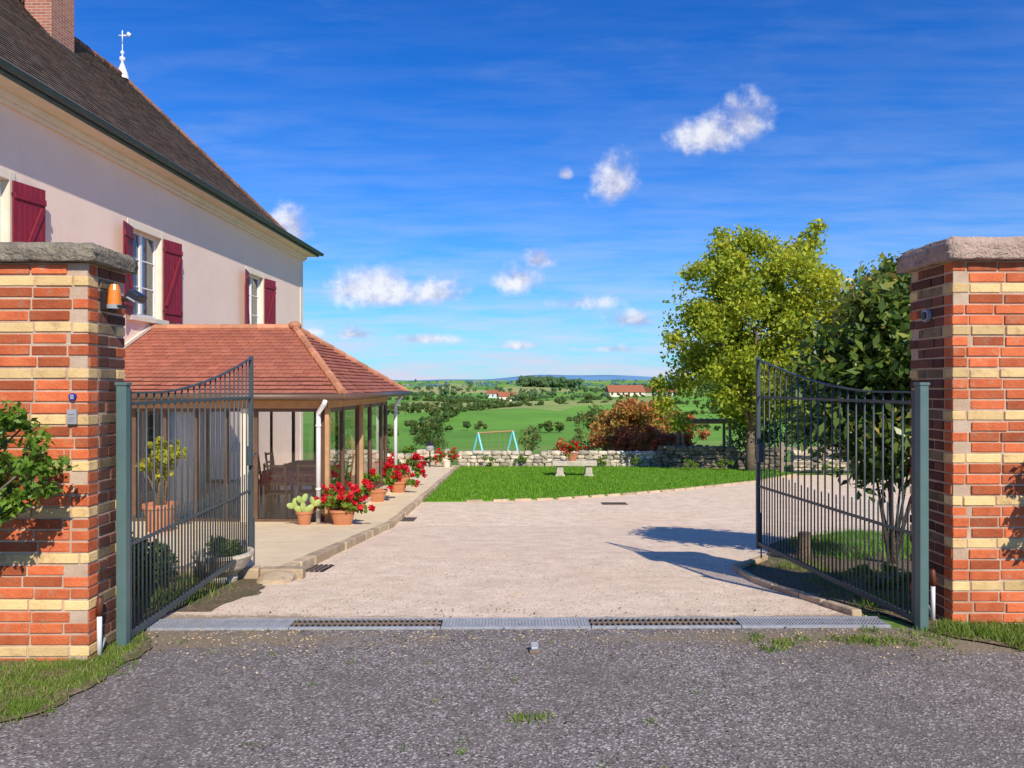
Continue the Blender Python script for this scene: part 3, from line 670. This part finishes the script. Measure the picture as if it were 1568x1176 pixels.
for a,b in zip(fx[:-1],fx[1:]):
    for z0,z1 in ((-.8,-.74),(1.14,1.2)): mb.bx(a+.035,b-.035,13.075,13.125,z0,z1)
    m=(a+b)/2
    if a<3: mb.bx(m-.03,m+.03,13.08,13.12,-.74,1.14)
    gl.add([(a,13.1,-.75),(b,13.1,-.75),(b,13.1,1.15),(a,13.1,1.15)],[(0,1,2,3)]); gl.add([(a,18.26,-.75),(b,18.26,-.75),(b,18.26,1.15),(a,18.26,1.15)],[(0,1,2,3)])
    for z0,z1 in ((-.8,-.72),(1.14,1.2)): mb.bx(a+.035,b-.035,18.235,18.285,z0,z1)
    mb.bx(a-.035,a+.035,18.23,18.29,-.8,1.2); mb.bx(m-.03,m+.03,18.24,18.28,-.72,1.14)
sy=[13.1,14.3,15.5,16.6,17.75,18.26]
for y in sy[1:]: mb.bx(4.44,4.52,y-.05,y+.05,-.8,1.2)
for a,b in zip(sy[:-1],sy[1:]):
    for z0,z1 in ((-.8,-.70),(1.12,1.2)): mb.bx(4.455,4.505,a+.05,b-.05,z0,z1)
    g2.add([(4.48,a,-.75),(4.48,b,-.75),(4.48,b,1.15),(4.48,a,1.15)],[(0,1,2,3)])
mb.obj('glazing_frames',['brownframe'],ver,bevel=.004); gl.obj('glazing',['glass'],ver); g2.obj('side_glazing',['glass2'],ver)
mb=MB(); mb.bx(4.525,4.60,13.0,13.1,-.8,1.2,1); mb.bx(4.525,4.60,15.45,15.55,-.8,1.2,1); mb.bx(3.05,3.17,12.98,13.065,-.8,1.2); mb.obj('posts',['cream','wood'],ver,bevel=.005)
mb=MB()
mb.tube([(4.62,ey0-.05,ze-.09),(4.60,ey0-.05,ze-.16),(4.42,12.99,ze-.32),(4.42,12.99,ze-.42),(4.42,12.99,-.8)],.042,12)
for z in (.9,-.2): mb.tube([(4.42,12.99,z-.02),(4.42,12.99,z+.02)],.05,12)
mb.tube([(4.85,ey1+.02,ze-.09),(4.7,18.42,ze-.3),(4.7,18.42,-1.0)],.045,12)
mb.obj('downpipes',['white'],ver,smooth=True)
mb=MB()
for (p,q) in ((.15,1.0),(1.5,2.15)):
    n=30; vs=[];fs=[]
    for i in range(n+1):
        xx=p+(q-p)*i/n; yy=13.24+.03*math.sin(i*1.7); vs+=[(xx,yy,-.78),(xx,yy,1.15)]
    for i in range(n): fs.append((2*i,2*i+2,2*i+3,2*i+1))
    mb.add(vs,fs)
mb.obj('curtains',['curtain'],ver,smooth=True)
def toW(x,y): return (-8.27+x*math.cos(RZ)-y*math.sin(RZ), x*math.sin(RZ)+y*math.cos(RZ))
tx,ty=toW(3.5,15.2)
t_=empty('dining_table',(tx,ty,-.80),RZ); mb=MB(); mb.bx(-.5,.5,-1,1,.72,.76,0); mb.obj('top',['wood'],t_); mb=MB()
mb.bx(-.53,.53,-1.03,1.03,.762,.77,0)
for s in (-1,1): mb.bx(s*.53-.004,s*.53+.004,-1.03,1.03,.5,.768); mb.bx(-.526,.526,s*1.03-.004,s*1.03+.004,.5,.767)
mb.obj('tablecloth',['cloth'],t_); mb=MB()
for a in (-.43,.43):
    for b_ in (-.9,.9): mb.bx(a-.03,a+.03,b_-.03,b_+.03,0,.72)
mb.obj('legs',['wood'],t_)
def chair(x,y,rz):
    wx,wy=toW(x,y); e=empty('wooden_chair',(wx,wy,-.80),RZ+rz); mb=MB(); mb.bx(-.21,.21,-.21,.21,.43,.46)
    for a in (-.19,.19):
        mb.bx(a-.018,a+.018,-.2,-.164,0,.43); mb.bar((a,.18,0),(a,.18,.46),.036,.036); mb.bar((a,.18,.46),(a,.25,1.0),.034,.034)
    for z in (.62,.78,.95): mb.bar((-.19,.19+(z-.46)*.13,z),(.19,.19+(z-.46)*.13,z),.018,.045)
    mb.obj('frame',['wood'],e,bevel=.003)
chair(3.5,13.65,math.pi);chair(4.05,13.75,math.pi+.15);chair(2.75,15,math.pi/2);chair(2.75,15.8,math.pi/2);chair(4.2,15.1,-math.pi/2);chair(4.2,15.9,-math.pi/2)

# ------------------------------------------------------------------ pots & plants
def leafobj(name,clumps,n,size,aspect,mat,parent=None,shell=.3,up=.4,bias=0):
    C,idx,d=crown(clumps,n,shell); V,F=leaves(C,size,aspect,up); cr=np.random.rand(len(clumps))
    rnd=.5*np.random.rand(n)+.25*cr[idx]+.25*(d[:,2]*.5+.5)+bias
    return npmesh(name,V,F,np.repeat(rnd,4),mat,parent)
def geranium(x,y,z,s=1,wide=1,pot='terracotta'):
    e=empty('potted_geranium',(x,y,z)); mb=MB()
    mb.lathe([(.001,0),(.09*s,0),(.125*s,.18*s),(.14*s,.18*s),(.14*s,.215*s),(.12*s,.215*s),(.115*s,.19*s),(.001,.19*s)],(0,0,0),18,0,(wide,1)); mb.obj('pot',[pot],e)
    cl=[(R(-.22,.22)*s*wide,R(-.16,.16)*s,R(.2,.48)*s,R(.06,.11)*s) for _ in range(12)]
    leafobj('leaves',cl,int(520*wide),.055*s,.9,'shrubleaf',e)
    fl=[(c[0]*1.25+R(-.09,.09),c[1]*1.25+R(-.07,.07),c[2]+R(-.05,.16)*s,R(.03,.055)*s) for c in cl+cl+cl]
    leafobj('flowers',fl,int(1100*wide),.038*s,.9,'petal',e,.5)
def tz(y): return gz(0,y)+.085
geranium(-2.82,12.3,tz(12.3),1.2,1.35); geranium(-3.02,12.75,tz(12.75),1.1,1)
geranium(-2.93,16.0,tz(16.0),1.2,1.4); geranium(-2.75,17.9,tz(17.9),1.25,1.3); geranium(-2.95,19.6,tz(19.6),1.5,1.4); geranium(-2.35,26.6,tz(26.6),1.2,1,'cream')
e=empty('potted_prickly_pear',(-3.46,12.3,tz(12.3))); mb=MB()
mb.lathe([(.001,0),(.09,0),(.125,.19),(.14,.19),(.14,.23),(.115,.23),(.11,.2),(.001,.2)],(0,0,0),18,0); mb.obj('pot',['terracotta'],e)
mb=MB()
def pad(p,ang,rz,a,b):
    V=IC3V*np.array([a,.02,b]); V[:,2]+=b*.95; ca,sa=math.cos(ang),math.sin(ang)
    X=V[:,0]*ca+V[:,2]*sa; Z=-V[:,0]*sa+V[:,2]*ca; Y=V[:,1]; cr,sr=math.cos(rz),math.sin(rz)
    mb.add(np.stack([p[0]+X*cr-Y*sr,p[1]+X*sr+Y*cr,p[2]+Z],1).tolist(),IC3F)
    L=2*b*.9; return (p[0]+math.sin(ang)*L*cr,p[1]+math.sin(ang)*L*sr,p[2]+math.cos(ang)*L)
for a0,r0 in ((-1.0,.2),(-.2,.9),(.9,.3)):
    p=pad((0,0,.2),a0,r0,.055,.10)
    for da in (-.7,.55): q=pad(p,a0*.5+da,r0+R(-.9,.9),.05,.08)
mb.obj('pads',['cactus'],e,smooth=True)
e=empty('stone_bowl_planter',(-2.62,6.7,gz(0,6.7)+.01)); mb=MB()
mb.lathe([(.001,0),(.12,0),(.13,.04),(.11,.06),(.2,.13),(.25,.22),(.265,.24),(.265,.27),(.235,.27),(.22,.22),(.001,.2)],(0,0,0),28,0); mb.obj('bowl',['trough'],e,smooth=False)
leafobj('leaves',[(R(-.12,.12),R(-.12,.12),R(.25,.36),.08) for _ in range(8)],500,.06,.5,'shrubleaf',e)
def shrub(name,x,y,rx,ry,z0,z1,n,size,mat,aspect=.55,ncl=18,zbase=None,bias=0,stems=True,shell=.3,root=(0,0)):
    zb=gz(x,y) if zbase is None else zbase; e=empty(name,(x,y,zb)); cl=[]
    for _ in range(ncl):
        while True:
            a,b_,c=R(-1,1),R(-1,1),R(-1,1)
            if a*a+b_*b_+c*c<1: break
        cl.append((a*rx*.8,b_*ry*.8,(z0+z1)/2+c*(z1-z0)/2*.8,R(.2,.38)*min(rx,ry,(z1-z0)/2)*1.3))
    leafobj('leaves',cl,n,size,aspect,mat,e,shell,bias=bias)
    if stems:
        mb=MB()
        for c in cl[:12]:
            q=(root[0]+R(-.03,.03),root[1]+R(-.03,.03),-.03)
            m=(q[0]*.6+c[0]*.35+R(-.05,.05),q[1]*.6+c[1]*.35,c[2]*.55); mb.tube([q,m,c[:3]],[.012+.008*rx,.01,.005],6)
        mb.obj('stems',['bark'],e,smooth=True)
    return e
e=shrub('potted_citrus_tree',-5.25,11.0,.45,.4,.75,1.4,600,.10,'citrus',zbase=tz(11.0)); mb=MB(); mb.lathe([(.001,0),(.16,0),(.22,.36),(.24,.36),(.24,.42),(.2,.42),(.19,.38),(.001,.38)],(0,0,0),20); mb.obj('pot',['terracotta'],e)
shrub('green_shrub',-2.80,3.92,.52,.2,.8,1.56,3800,.05,'shrubleaf',.5,64,root=(-.8,0),shell=.1)
shrub('green_shrub',3.66,4.45,.24,.22,.7,1.5,900,.06,'shrubleaf',.5,18,root=(.3,0))
shrub('low_shrub',-3.0,5.9,.35,.35,.05,.5,700,.06,'magnolia'); shrub('low_shrub',-3.3,6.5,.4,.3,.05,.45,700,.06,'magnolia')
shrub('low_shrub',-3.1,5.2,.3,.3,.05,.4,500,.06,'magnolia')
shrub('magnolia_tree',4.12,8.0,1.05,.95,.7,3.4,9500,.14,'magnolia',.45,85,bias=.10,shell=.15)
shrub('low_shrub',3.2,6.4,.3,.4,0,.22,400,.05,'shrubleaf'); 
shrub('autumn_shrub',5.9,36,2.5,1.6,.2,3.8,7500,.2,'autumn',.5,42,bias=-.05)
shrub('autumn_shrub',5.0,30.0,2.0,.9,.3,1.75,5200,.18,'autumn',.4,34,bias=.22)
shrub('autumn_shrub',7.6,33,1.3,.9,.2,2.4,2600,.18,'autumn',.5,20,bias=.1)
shrub('garden_bush',2.4,33,.8,.7,.1,1.4,1200,.13,'autumn',.5,14,bias=-.25)
shrub('garden_bush',4.0,39,1.3,1,.1,3.3,2200,.14,'hedge',.5,18,bias=.2)
shrub('garden_bush',-4.8,44,1.1,1,.1,2.5,2400,.12,'hedge',.5,14)
shrub('garden_bush',-3.9,29.5,1.0,.6,.1,1.0,1100,.1,'shrubleaf',.5,14)
shrub('garden_bush',-5.6,30.5,1.0,.6,.1,1.3,1100,.1,'hedge',.5,14)
shrub('garden_bush',1.2,46,.9,.9,.1,2.2,900,.14,'hedge',.5,12,bias=.15)
for i in range(9): shrub('garden_bush',9.2+i*1.5,R(27,30),1.4,1.1,.1,R(2.4,3.8),2200,.14,'hedge',.5,20,bias=.15)
for (x,y) in ((-2.9,26.9),(-.9,27.2),(.4,27.3),(6.2,25.6),(7.4,25.3),(-3.5,25.8),(3.4,27.2),(4.6,27.1),(10.4,24.2),(12,24.3)): shrub('flowering_plant',x,y,.4,.25,.05,.5,300,.07,'shrubleaf',.5,8,stems=False)

# ------------------------------------------------------------------ trees
def tree(name,x,y,cx,cz,rx,ry,rz,n,size,mat,ncl,trunk_r,fork,cr=(.55,1.0),bias=0,extra=(),loose=.12):
    zb=gz(x,y); e=empty(name,(x,y,zb)); cl=[]
    ph=[R(0,6.3) for _ in range(3)]
    for i in range(ncl):
        d=np.random.normal(size=3); d/=np.linalg.norm(d); k=R(.02,1)**.42
        th=math.atan2(d[1],d[0]); bumpy=1+.10*math.sin(3*th+ph[0])+.08*math.sin(5*th+ph[1]+4*d[2])
        cl.append((cx+d[0]*rx*k*bumpy,d[1]*ry*k*bumpy,cz+d[2]*rz*k*bumpy,R(*cr)))
    cl+=list(extra)
    C,idx,d=crown(cl,n,.08)
    nl=int(n*loose); dd=np.random.normal(size=(nl,3)); dd/=np.linalg.norm(dd,axis=1)[:,None]; kk=(np.random.rand(nl)**.4)[:,None]*1.04
    C[:nl]=np.array([cx,0,cz])+dd*kk*np.array([rx,ry,rz]); 
    V,F=leaves(C,size,.62,.5); c_r=np.random.rand(len(cl))
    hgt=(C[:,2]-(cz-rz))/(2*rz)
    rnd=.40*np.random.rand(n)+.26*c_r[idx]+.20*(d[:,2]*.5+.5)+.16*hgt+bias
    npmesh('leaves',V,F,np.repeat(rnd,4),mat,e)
    mb=MB(); f=(cx*.3,0,fork)
    mb.tube([(0,0,-.1),(.02,0,fork*.5),f],[trunk_r*1.25,trunk_r,trunk_r*.85],12)
    for i in range(7):
        a=i*.9+R(-.2,.2); q=(f[0]+math.cos(a)*rx*.45,math.sin(a)*ry*.45,fork+(cz-fork)*R(.6,1.1)); m=(f[0]*.6+q[0]*.4,q[1]*.35,fork+(q[2]-fork)*.5)
        mb.tube([f,m,q],[trunk_r*.6,trunk_r*.4,trunk_r*.2],8)
        for c in sorted(cl,key=lambda c:(c[0]-q[0])**2+(c[1]-q[1])**2+(c[2]-q[2])**2)[:7]:
            mm=((q[0]+c[0])/2+R(-.1,.1),(q[1]+c[1])/2,(q[2]+c[2])/2+.1); mb.tube([q,mm,c[:3]],[trunk_r*.2,trunk_r*.1,.012],5)
    mb.obj('trunk_and_limbs',['bark'],e,smooth=True)
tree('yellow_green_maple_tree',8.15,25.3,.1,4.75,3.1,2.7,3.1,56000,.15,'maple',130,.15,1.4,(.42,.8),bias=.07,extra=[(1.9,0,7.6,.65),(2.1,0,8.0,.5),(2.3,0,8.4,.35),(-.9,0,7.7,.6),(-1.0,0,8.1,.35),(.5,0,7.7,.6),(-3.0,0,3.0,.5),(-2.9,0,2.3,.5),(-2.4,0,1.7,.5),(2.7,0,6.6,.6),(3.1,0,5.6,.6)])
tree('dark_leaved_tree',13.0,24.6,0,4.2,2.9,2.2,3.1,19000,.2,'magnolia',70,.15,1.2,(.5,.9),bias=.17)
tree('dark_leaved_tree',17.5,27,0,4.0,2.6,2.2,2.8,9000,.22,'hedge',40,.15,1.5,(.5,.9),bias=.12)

# ------------------------------------------------------------------ stone walls
def stonewall(name,x0,y0,x1,y1,h,mat,th=.35):
    mb=MB(); d=Vector((x1-x0,y1-y0)); L=d.length; d/=L; nrm=Vector((-d.y,d.x)); ang=math.atan2(d.y,d.x)
    z=0
    while z<h:
        hh=R(.12,.19); u=R(-.1,0)
        while u<L:
            w=R(.15,.42)
            for side in (-1,1):
                p=Vector((x0,y0))+d*(u+w/2)+nrm*side*(th/2-.1)
                top=h+.06*math.sin(u*1.7)+.05*math.sin(u*4.1)
                if z<top: mb.blob((p.x,p.y,gz(p.x,p.y)+z+hh/2+R(-.02,.02)),(w/2*1.04,.14,hh/2*R(1.0,1.25)),.14,boxy=.4,rz=ang+R(-.1,.1))
            u+=w
        z+=hh
    mb.obj(name,[mat])
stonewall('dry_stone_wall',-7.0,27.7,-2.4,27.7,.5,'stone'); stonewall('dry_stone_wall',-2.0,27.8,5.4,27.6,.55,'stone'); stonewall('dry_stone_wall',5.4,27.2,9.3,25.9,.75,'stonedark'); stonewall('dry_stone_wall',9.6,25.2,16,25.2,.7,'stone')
e=empty('stone_bench',(1.95,23.2,gz(0,23.2)+.03)); mb=MB()
mb.box((0,0,.42),(1.4,.46,.15),0); 
for s in (-1,1): mb.box((s*.45,0,.18),(.24,.34,.33),0,top=(.8,.95)); mb.box((s*.45,0,.04),(.30,.38,.08),0)
mb.obj('slab_and_supports',['trough'],e,bevel=.02)
geranium(1.9,23.2,gz(0,23.2)+.525,1.1,1.2,'terracotta')
mb=MB(); mb.tube([(0,0,0),(0,0,.55)],.025,8,0); mb.lathe([(.02,.55),(.13,.6),(.15,.7),(.12,.82),(.02,.88)],(0,0,0),16,1); mb.lathe([(.16,.8),(.03,.93),(.001,.95)],(0,0,0),16,0); mb.obj('garden_lamp',['blk','plastic'],loc=(-2.95,26.5,tz(26.5)))
e=empty('wooden_arbour',(7.4,28.5,gz(7.6,28.5))); mb=MB()
for a in (-.9,.9):
    for b_ in (-.4,.4): mb.box((a,b_,.75),(.09,.09,1.9))
for b_ in (-.4,.4): mb.box((0,b_,1.74),(2.2,.06,.1))
for a in np.arange(-1,1.01,.25): mb.box((a,0,1.83),(.05,1.1,.06))
mb.obj('posts_and_slats',['woodold'],e)
mb=MB()
for i in range(9):
    x=9.0+i*1.4; mb.box((x,24.6,gz(0,24.6)+.5),(.09,.09,1.1))
for z in (.35,.85): mb.bar((8.9,24.6,gz(0,24.6)+z),(20.3,24.6,gz(0,24.6)+z),.04,.09)
mb.obj('wooden_fence',['woodold'])
e=empty('swing_set',(-.75,34,gz(0,34)),math.radians(42)); mb=MB()
for s in (-1,1):
    for q in (-1,1): mb.tube([(s*1.05,-.72*q,-.15),(s*1.05,0,1.72)],.045,8,0)
    mb.tube([(s*1.05,.4,.7),(s*1.05,-.4,.7)],.03,8,0)
mb.tube([(-1.15,0,1.72),(1.15,0,1.72)],.035,8,1); mb.obj('frame',['swing','wood'],e)
mb=MB()
for x in (-.4,.4):
    for s in (-1,1): mb.tube([(x+s*.17,0,1.7),(x+s*.17,0,.6)],.012,6,1)
    mb.box((x,0,.58),(.42,.2,.04),0)
mb.obj('seats',['rope','woodold'],e)
mb=MB(); mb.lathe([(.09,-.05),(.08,.1),(.07,.30),(.075,.32),(.001,.325)],(0,0,0),14); mb.obj('tree_stump',['bark'],loc=(3.25,8.2,gz(0,8.2)))

# ------------------------------------------------------------------ distant trees (merged masses)
def mass(name,items,mat,q=160):
    Vs=[];Fs=[];Rs=[];o=0;CV=[];CF=[]
    for (x,y,h,w) in items:
        zb=gz(x,y); cl=[(x+R(-.33,.33)*w,y+R(-.3,.3)*w,zb+h*R(.2,.75),R(.2,.34)*min(w,h)) for _ in range(8)]
        C,idx,d=crown(cl,q,.6); s=.28*math.sqrt(min(w,h))*.9*(1+.03*h)
        V,F=leaves(C,s,.9,.6); Vs.append(V); Fs.append(F+o); o+=len(V)
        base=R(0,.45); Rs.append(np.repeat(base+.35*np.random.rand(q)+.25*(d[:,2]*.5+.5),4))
        for c in cl[:5]:
            r=c[3]*.8; Vi=ICV*np.random.uniform(.8,1.1,(len(ICV),1))*r+np.array(c[:3]); 
            CV.append(Vi); CF.append((len(CV)-1)*len(ICV)+np.array(ICF))
    npmesh(name,np.concatenate(Vs),np.concatenate(Fs),np.concatenate(Rs),mat)
    nv=sum(len(a) for a in CV); npmesh(name+'_inner_foliage',np.concatenate(CV),np.concatenate(CF),np.full(nv,.25),mat)
def line(x0,y0,x1,y1,sp,h,j=.5,gap=.1):
    L=math.hypot(x1-x0,y1-y0); n=int(L/sp); out=[]
    for i in range(n):
        if random.random()<gap: continue
        t=(i+R(-j,j))/n; hh=h*R(.6,1.3); 
        if random.random()<.1: hh*=1.8
        out.append((x0+(x1-x0)*t+R(-1,1)*sp*.3,y0+(y1-y0)*t+R(-1,1)*sp*.3,hh,hh*R(.9,1.6)))
    return out
it=[]
it+=line(-16,86,-4,110,1.4,1.1); it+=line(-14,120,9,300,3,1.6,gap=.05); it+=line(-45,230,-8,260,3,2.2,gap=.05); it+=line(-30,160,-14,150,2,1.6)
it+=line(10,130,60,170,1.8,1.1,gap=.05); it+=line(-2,215,110,240,3,1.5,gap=.05); it+=line(-60,330,110,350,4,2.4,gap=.03)
it+=line(4,95,34,104,1.3,.8,gap=.1); it+=line(34,104,60,170,2,1.6,gap=.1); it+=line(22,240,40,340,3,1.6); it+=line(60,200,130,300,3,2.2,gap=.05); it+=line(-8,260,-40,330,3,2.0)
for _ in range(34): y=R(90,350); it.append((R(-.17,-.06)*y,y,R(1.0,2.4),R(1.6,2.8)))
for _ in range(12): y=R(120,300); it.append((R(.03,.35)*y,y,R(1.3,2.4),R(1.3,2.8)))
mass('hedgerow_trees',it,'hedge',150)
it=line(-140,470,260,500,5,3.0,gap=.03)+line(-200,680,400,720,7,4.5,gap=.05)+line(-20,430,-100,640,7,3.5)+line(60,430,160,560,7,3.5)+line(0,400,30,520,5,2.6)+line(-200,580,300,600,6,3.5,gap=.03)
for _ in range(70): y=R(450,1000); it.append((R(-.4,.5)*y,y,R(4,7),R(5,9)))
for _ in range(60): it.append((R(12,75),R(830,890),R(10,15),R(12,18)))
mass('distant_trees',it,'farhedge',110)
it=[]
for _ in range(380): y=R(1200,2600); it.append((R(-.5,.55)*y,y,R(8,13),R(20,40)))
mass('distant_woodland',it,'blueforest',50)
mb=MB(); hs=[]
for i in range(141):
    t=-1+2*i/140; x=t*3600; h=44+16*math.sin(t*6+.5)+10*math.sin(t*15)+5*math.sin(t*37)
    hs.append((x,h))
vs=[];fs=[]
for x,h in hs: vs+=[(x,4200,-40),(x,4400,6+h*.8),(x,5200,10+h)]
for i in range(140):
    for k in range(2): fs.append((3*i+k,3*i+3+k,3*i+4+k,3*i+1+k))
mb.add(vs,fs); mb.obj('distant_hills',[pmat('haze_blue_hills',(.10,.22,.38),(.13,.26,.40),.004,1,0)])  # blue of the distance haze is put into the hills' base colour
def farm(name,x,y,w,d,hw,hr,rz,wm='cream'):
    e=empty(name,(x,y,gz(x,y)),rz); mb=MB(); mb.bx(-w/2,w/2,-d/2,d/2,-1,hw); mb.obj('walls',[wm],e)
    mb=MB(); o=.4; A=[(-w/2-o,-d/2-o,hw-.2),(w/2+o,-d/2-o,hw-.2),(w/2+o,d/2+o,hw-.2),(-w/2-o,d/2+o,hw-.2),(-w/2-o,0,hw+hr),(w/2+o,0,hw+hr)]
    mb.add(A,[(0,1,5,4),(2,3,4,5),(3,0,4),(1,2,5)]); mb.obj('roof',['roof3'],e)
    mb=MB()
    for q in np.arange(-w/2+1.5,w/2-1,3): mb.bx(q-.5,q+.5,-d/2-.03,-d/2,.8,2.2)
    mb.obj('windows',['dark'],e)
farm('farmhouse',60,392,19,9,2.4,3.6,.1); farm('farm_barn',76,396,9,9,2.4,3.0,.9); farm('farmhouse',-3,420,10,6,3.0,2.4,.2); farm('farmhouse',-13,500,7,6,3.0,2.4,-.3,'white'); farm('farm_barn',88,430,12,8,2.8,3,-.2,'white'); farm('farmhouse',98,470,12,8,3.2,3,.2)
# ------------------------------------------------------------------ light & world
el=math.radians(38); hx,hy=.36,-.933
toS=Vector((hx*math.cos(el),hy*math.cos(el),math.sin(el))).normalized()
sl=bpy.data.lights.new('sun','SUN'); sl.energy=5.0; sl.angle=math.radians(.5); sl.color=(1,.935,.82)
so=bpy.data.objects.new('sun',sl); scene.collection.objects.link(so); so.rotation_euler=toS.to_track_quat('Z','Y').to_euler(); so.location=(5,-10,12)
w=bpy.data.worlds.new('World'); scene.world=w; w.use_nodes=True; t=w.node_tree; t.nodes.clear()
w.cycles.sampling_method='MANUAL'; w.cycles.sample_map_resolution=256
sky=N(t,'ShaderNodeTexSky',sky_type='NISHITA',sun_disc=False); sky.sun_elevation=el; sky.sun_rotation=math.pi-math.atan2(hx,-hy); sky.air_density=1.0; sky.dust_density=.3; sky.ozone_density=2.0; sky.altitude=300
hs_=N(t,'ShaderNodeHueSaturation'); hs_.inputs['Saturation'].default_value=1.4; t.links.new(sky.outputs[0],hs_.inputs['Color'])
skyc=mixc(t,1.0,hs_.outputs[0],(.10,.84,1.45),'MULTIPLY')
co=N(t,'ShaderNodeTexCoord').outputs['Generated']; sp=N(t,'ShaderNodeSeparateXYZ'); t.links.new(co,sp.inputs[0])
yy=math_(t,'MAXIMUM',sp.outputs[1],.05); u=math_(t,'DIVIDE',sp.outputs[0],yy); v=math_(t,'DIVIDE',sp.outputs[2],yy)
cb=N(t,'ShaderNodeCombineXYZ'); t.links.new(u,cb.inputs[0]); t.links.new(v,cb.inputs[1]); uv=cb.outputs[0]
nz=noise(t,uv,14,5,.62); nzb=noise(t,vm(t,'ADD',uv,(-.012,.018,0)),14,5,.62)
blobs=[(565,445,92,40),(665,450,66,32),(1095,210,66,42),(1145,195,44,50),(948,285,44,52),(795,432,48,32),(825,400,30,22),(548,512,50,18),(475,508,28,16),(440,362,40,42),(885,466,72,24),(970,492,66,20),(650,519,70,13),(865,268,18,15),(790,530,52,13),(940,535,60,12)]
acc=None
for (px,py,rx,ry) in blobs:
    q=vm(t,'MULTIPLY',vm(t,'SUBTRACT',uv,((px-784)/1130,(590-py)/1130,0)),(1130/rx,1130/ry,0))
    q=vm(t,'MAXIMUM',q,vm(t,'MULTIPLY',q,(1,-1.6,1)))
    m_=math_(t,'SUBTRACT',1.05 if not(py>455 or rx<30) else .82,vm(t,'LENGTH',q))
    acc=m_ if acc is None else math_(t,'MAXIMUM',acc,m_)
dens=math_(t,'ADD',acc,math_(t,'MULTIPLY_ADD',nz,2.5,-1.15))
mr=N(t,'ShaderNodeMapRange',interpolation_type='SMOOTHSTEP'); t.links.new(dens,mr.inputs[0]); mr.inputs[1].default_value=.0; mr.inputs[2].default_value=.95
front=math_(t,'GREATER_THAN',sp.outputs[1],.06)
cm_=math_(t,'MULTIPLY',math_(t,'MULTIPLY',mr.outputs[0],front),.9)
shade=math_(t,'ADD',math_(t,'MULTIPLY_ADD',math_(t,'SUBTRACT',nz,nzb),4.5,.26),math_(t,'MULTIPLY',dens,.33),clamp=True)
ccol=ramp(t,shade,[(.0,(4.0,4.4,6.3)),(.4,(5.8,6.0,7.4)),(1,(8.3,8.3,8.6))])
mp=N(t,'ShaderNodeMapping'); mp.inputs['Rotation'].default_value=(0,0,-.22); mp.inputs['Scale'].default_value=(1.6,6.5,1); t.links.new(uv,mp.inputs[0])
ci=noise(t,mp.outputs[0],1.6,5,.62); ci=math_(t,'MULTIPLY_ADD',ci,3.6,-1.85,clamp=True)
big=math_(t,'MULTIPLY_ADD',noise(t,uv,2.2,2),3.0,-1.15,clamp=True)
ci=math_(t,'MULTIPLY',math_(t,'MULTIPLY',ci,big),.34)
z=sp.outputs[2]; hz0=math_(t,'POWER',2.718,math_(t,'MULTIPLY',math_(t,'MAXIMUM',z,0),-8.0))
mp2=N(t,'ShaderNodeMapping'); mp2.inputs['Scale'].default_value=(2.2,20,1); t.links.new(uv,mp2.inputs[0])
bands=math_(t,'MULTIPLY_ADD',noise(t,mp2.outputs[0],2.2,5,.6),3.4,-1.2,clamp=True)
hz=math_(t,'MULTIPLY',hz0,math_(t,'MULTIPLY_ADD',bands,.8,.55),clamp=True)
c=mixc(t,ci,skyc,(5.2,6.2,7.8))
c=mixc(t,hz,c,(5.8,6.2,7.7))
c=mixc(t,cm_,c,ccol)
bg=N(t,'ShaderNodeBackground'); bg.inputs[1].default_value=.115; t.links.new(c,bg.inputs[0]); o=N(t,'ShaderNodeOutputWorld'); t.links.new(bg.outputs[0],o.inputs[0])
# ------------------------------------------------------------------ camera
cam=bpy.data.cameras.new('camera'); cam.lens=25.95; cam.sensor_width=36; cam.clip_end=12000; cam.clip_start=.05; cam.shift_y=.0015
cobj=bpy.data.objects.new('camera',cam); scene.collection.objects.link(cobj); cobj.location=(0,0,1.6); cobj.rotation_euler=(math.radians(90),0,0); scene.camera=cobj
scene.view_settings.view_transform='Standard'; scene.view_settings.look='None'; scene.view_settings.exposure=0
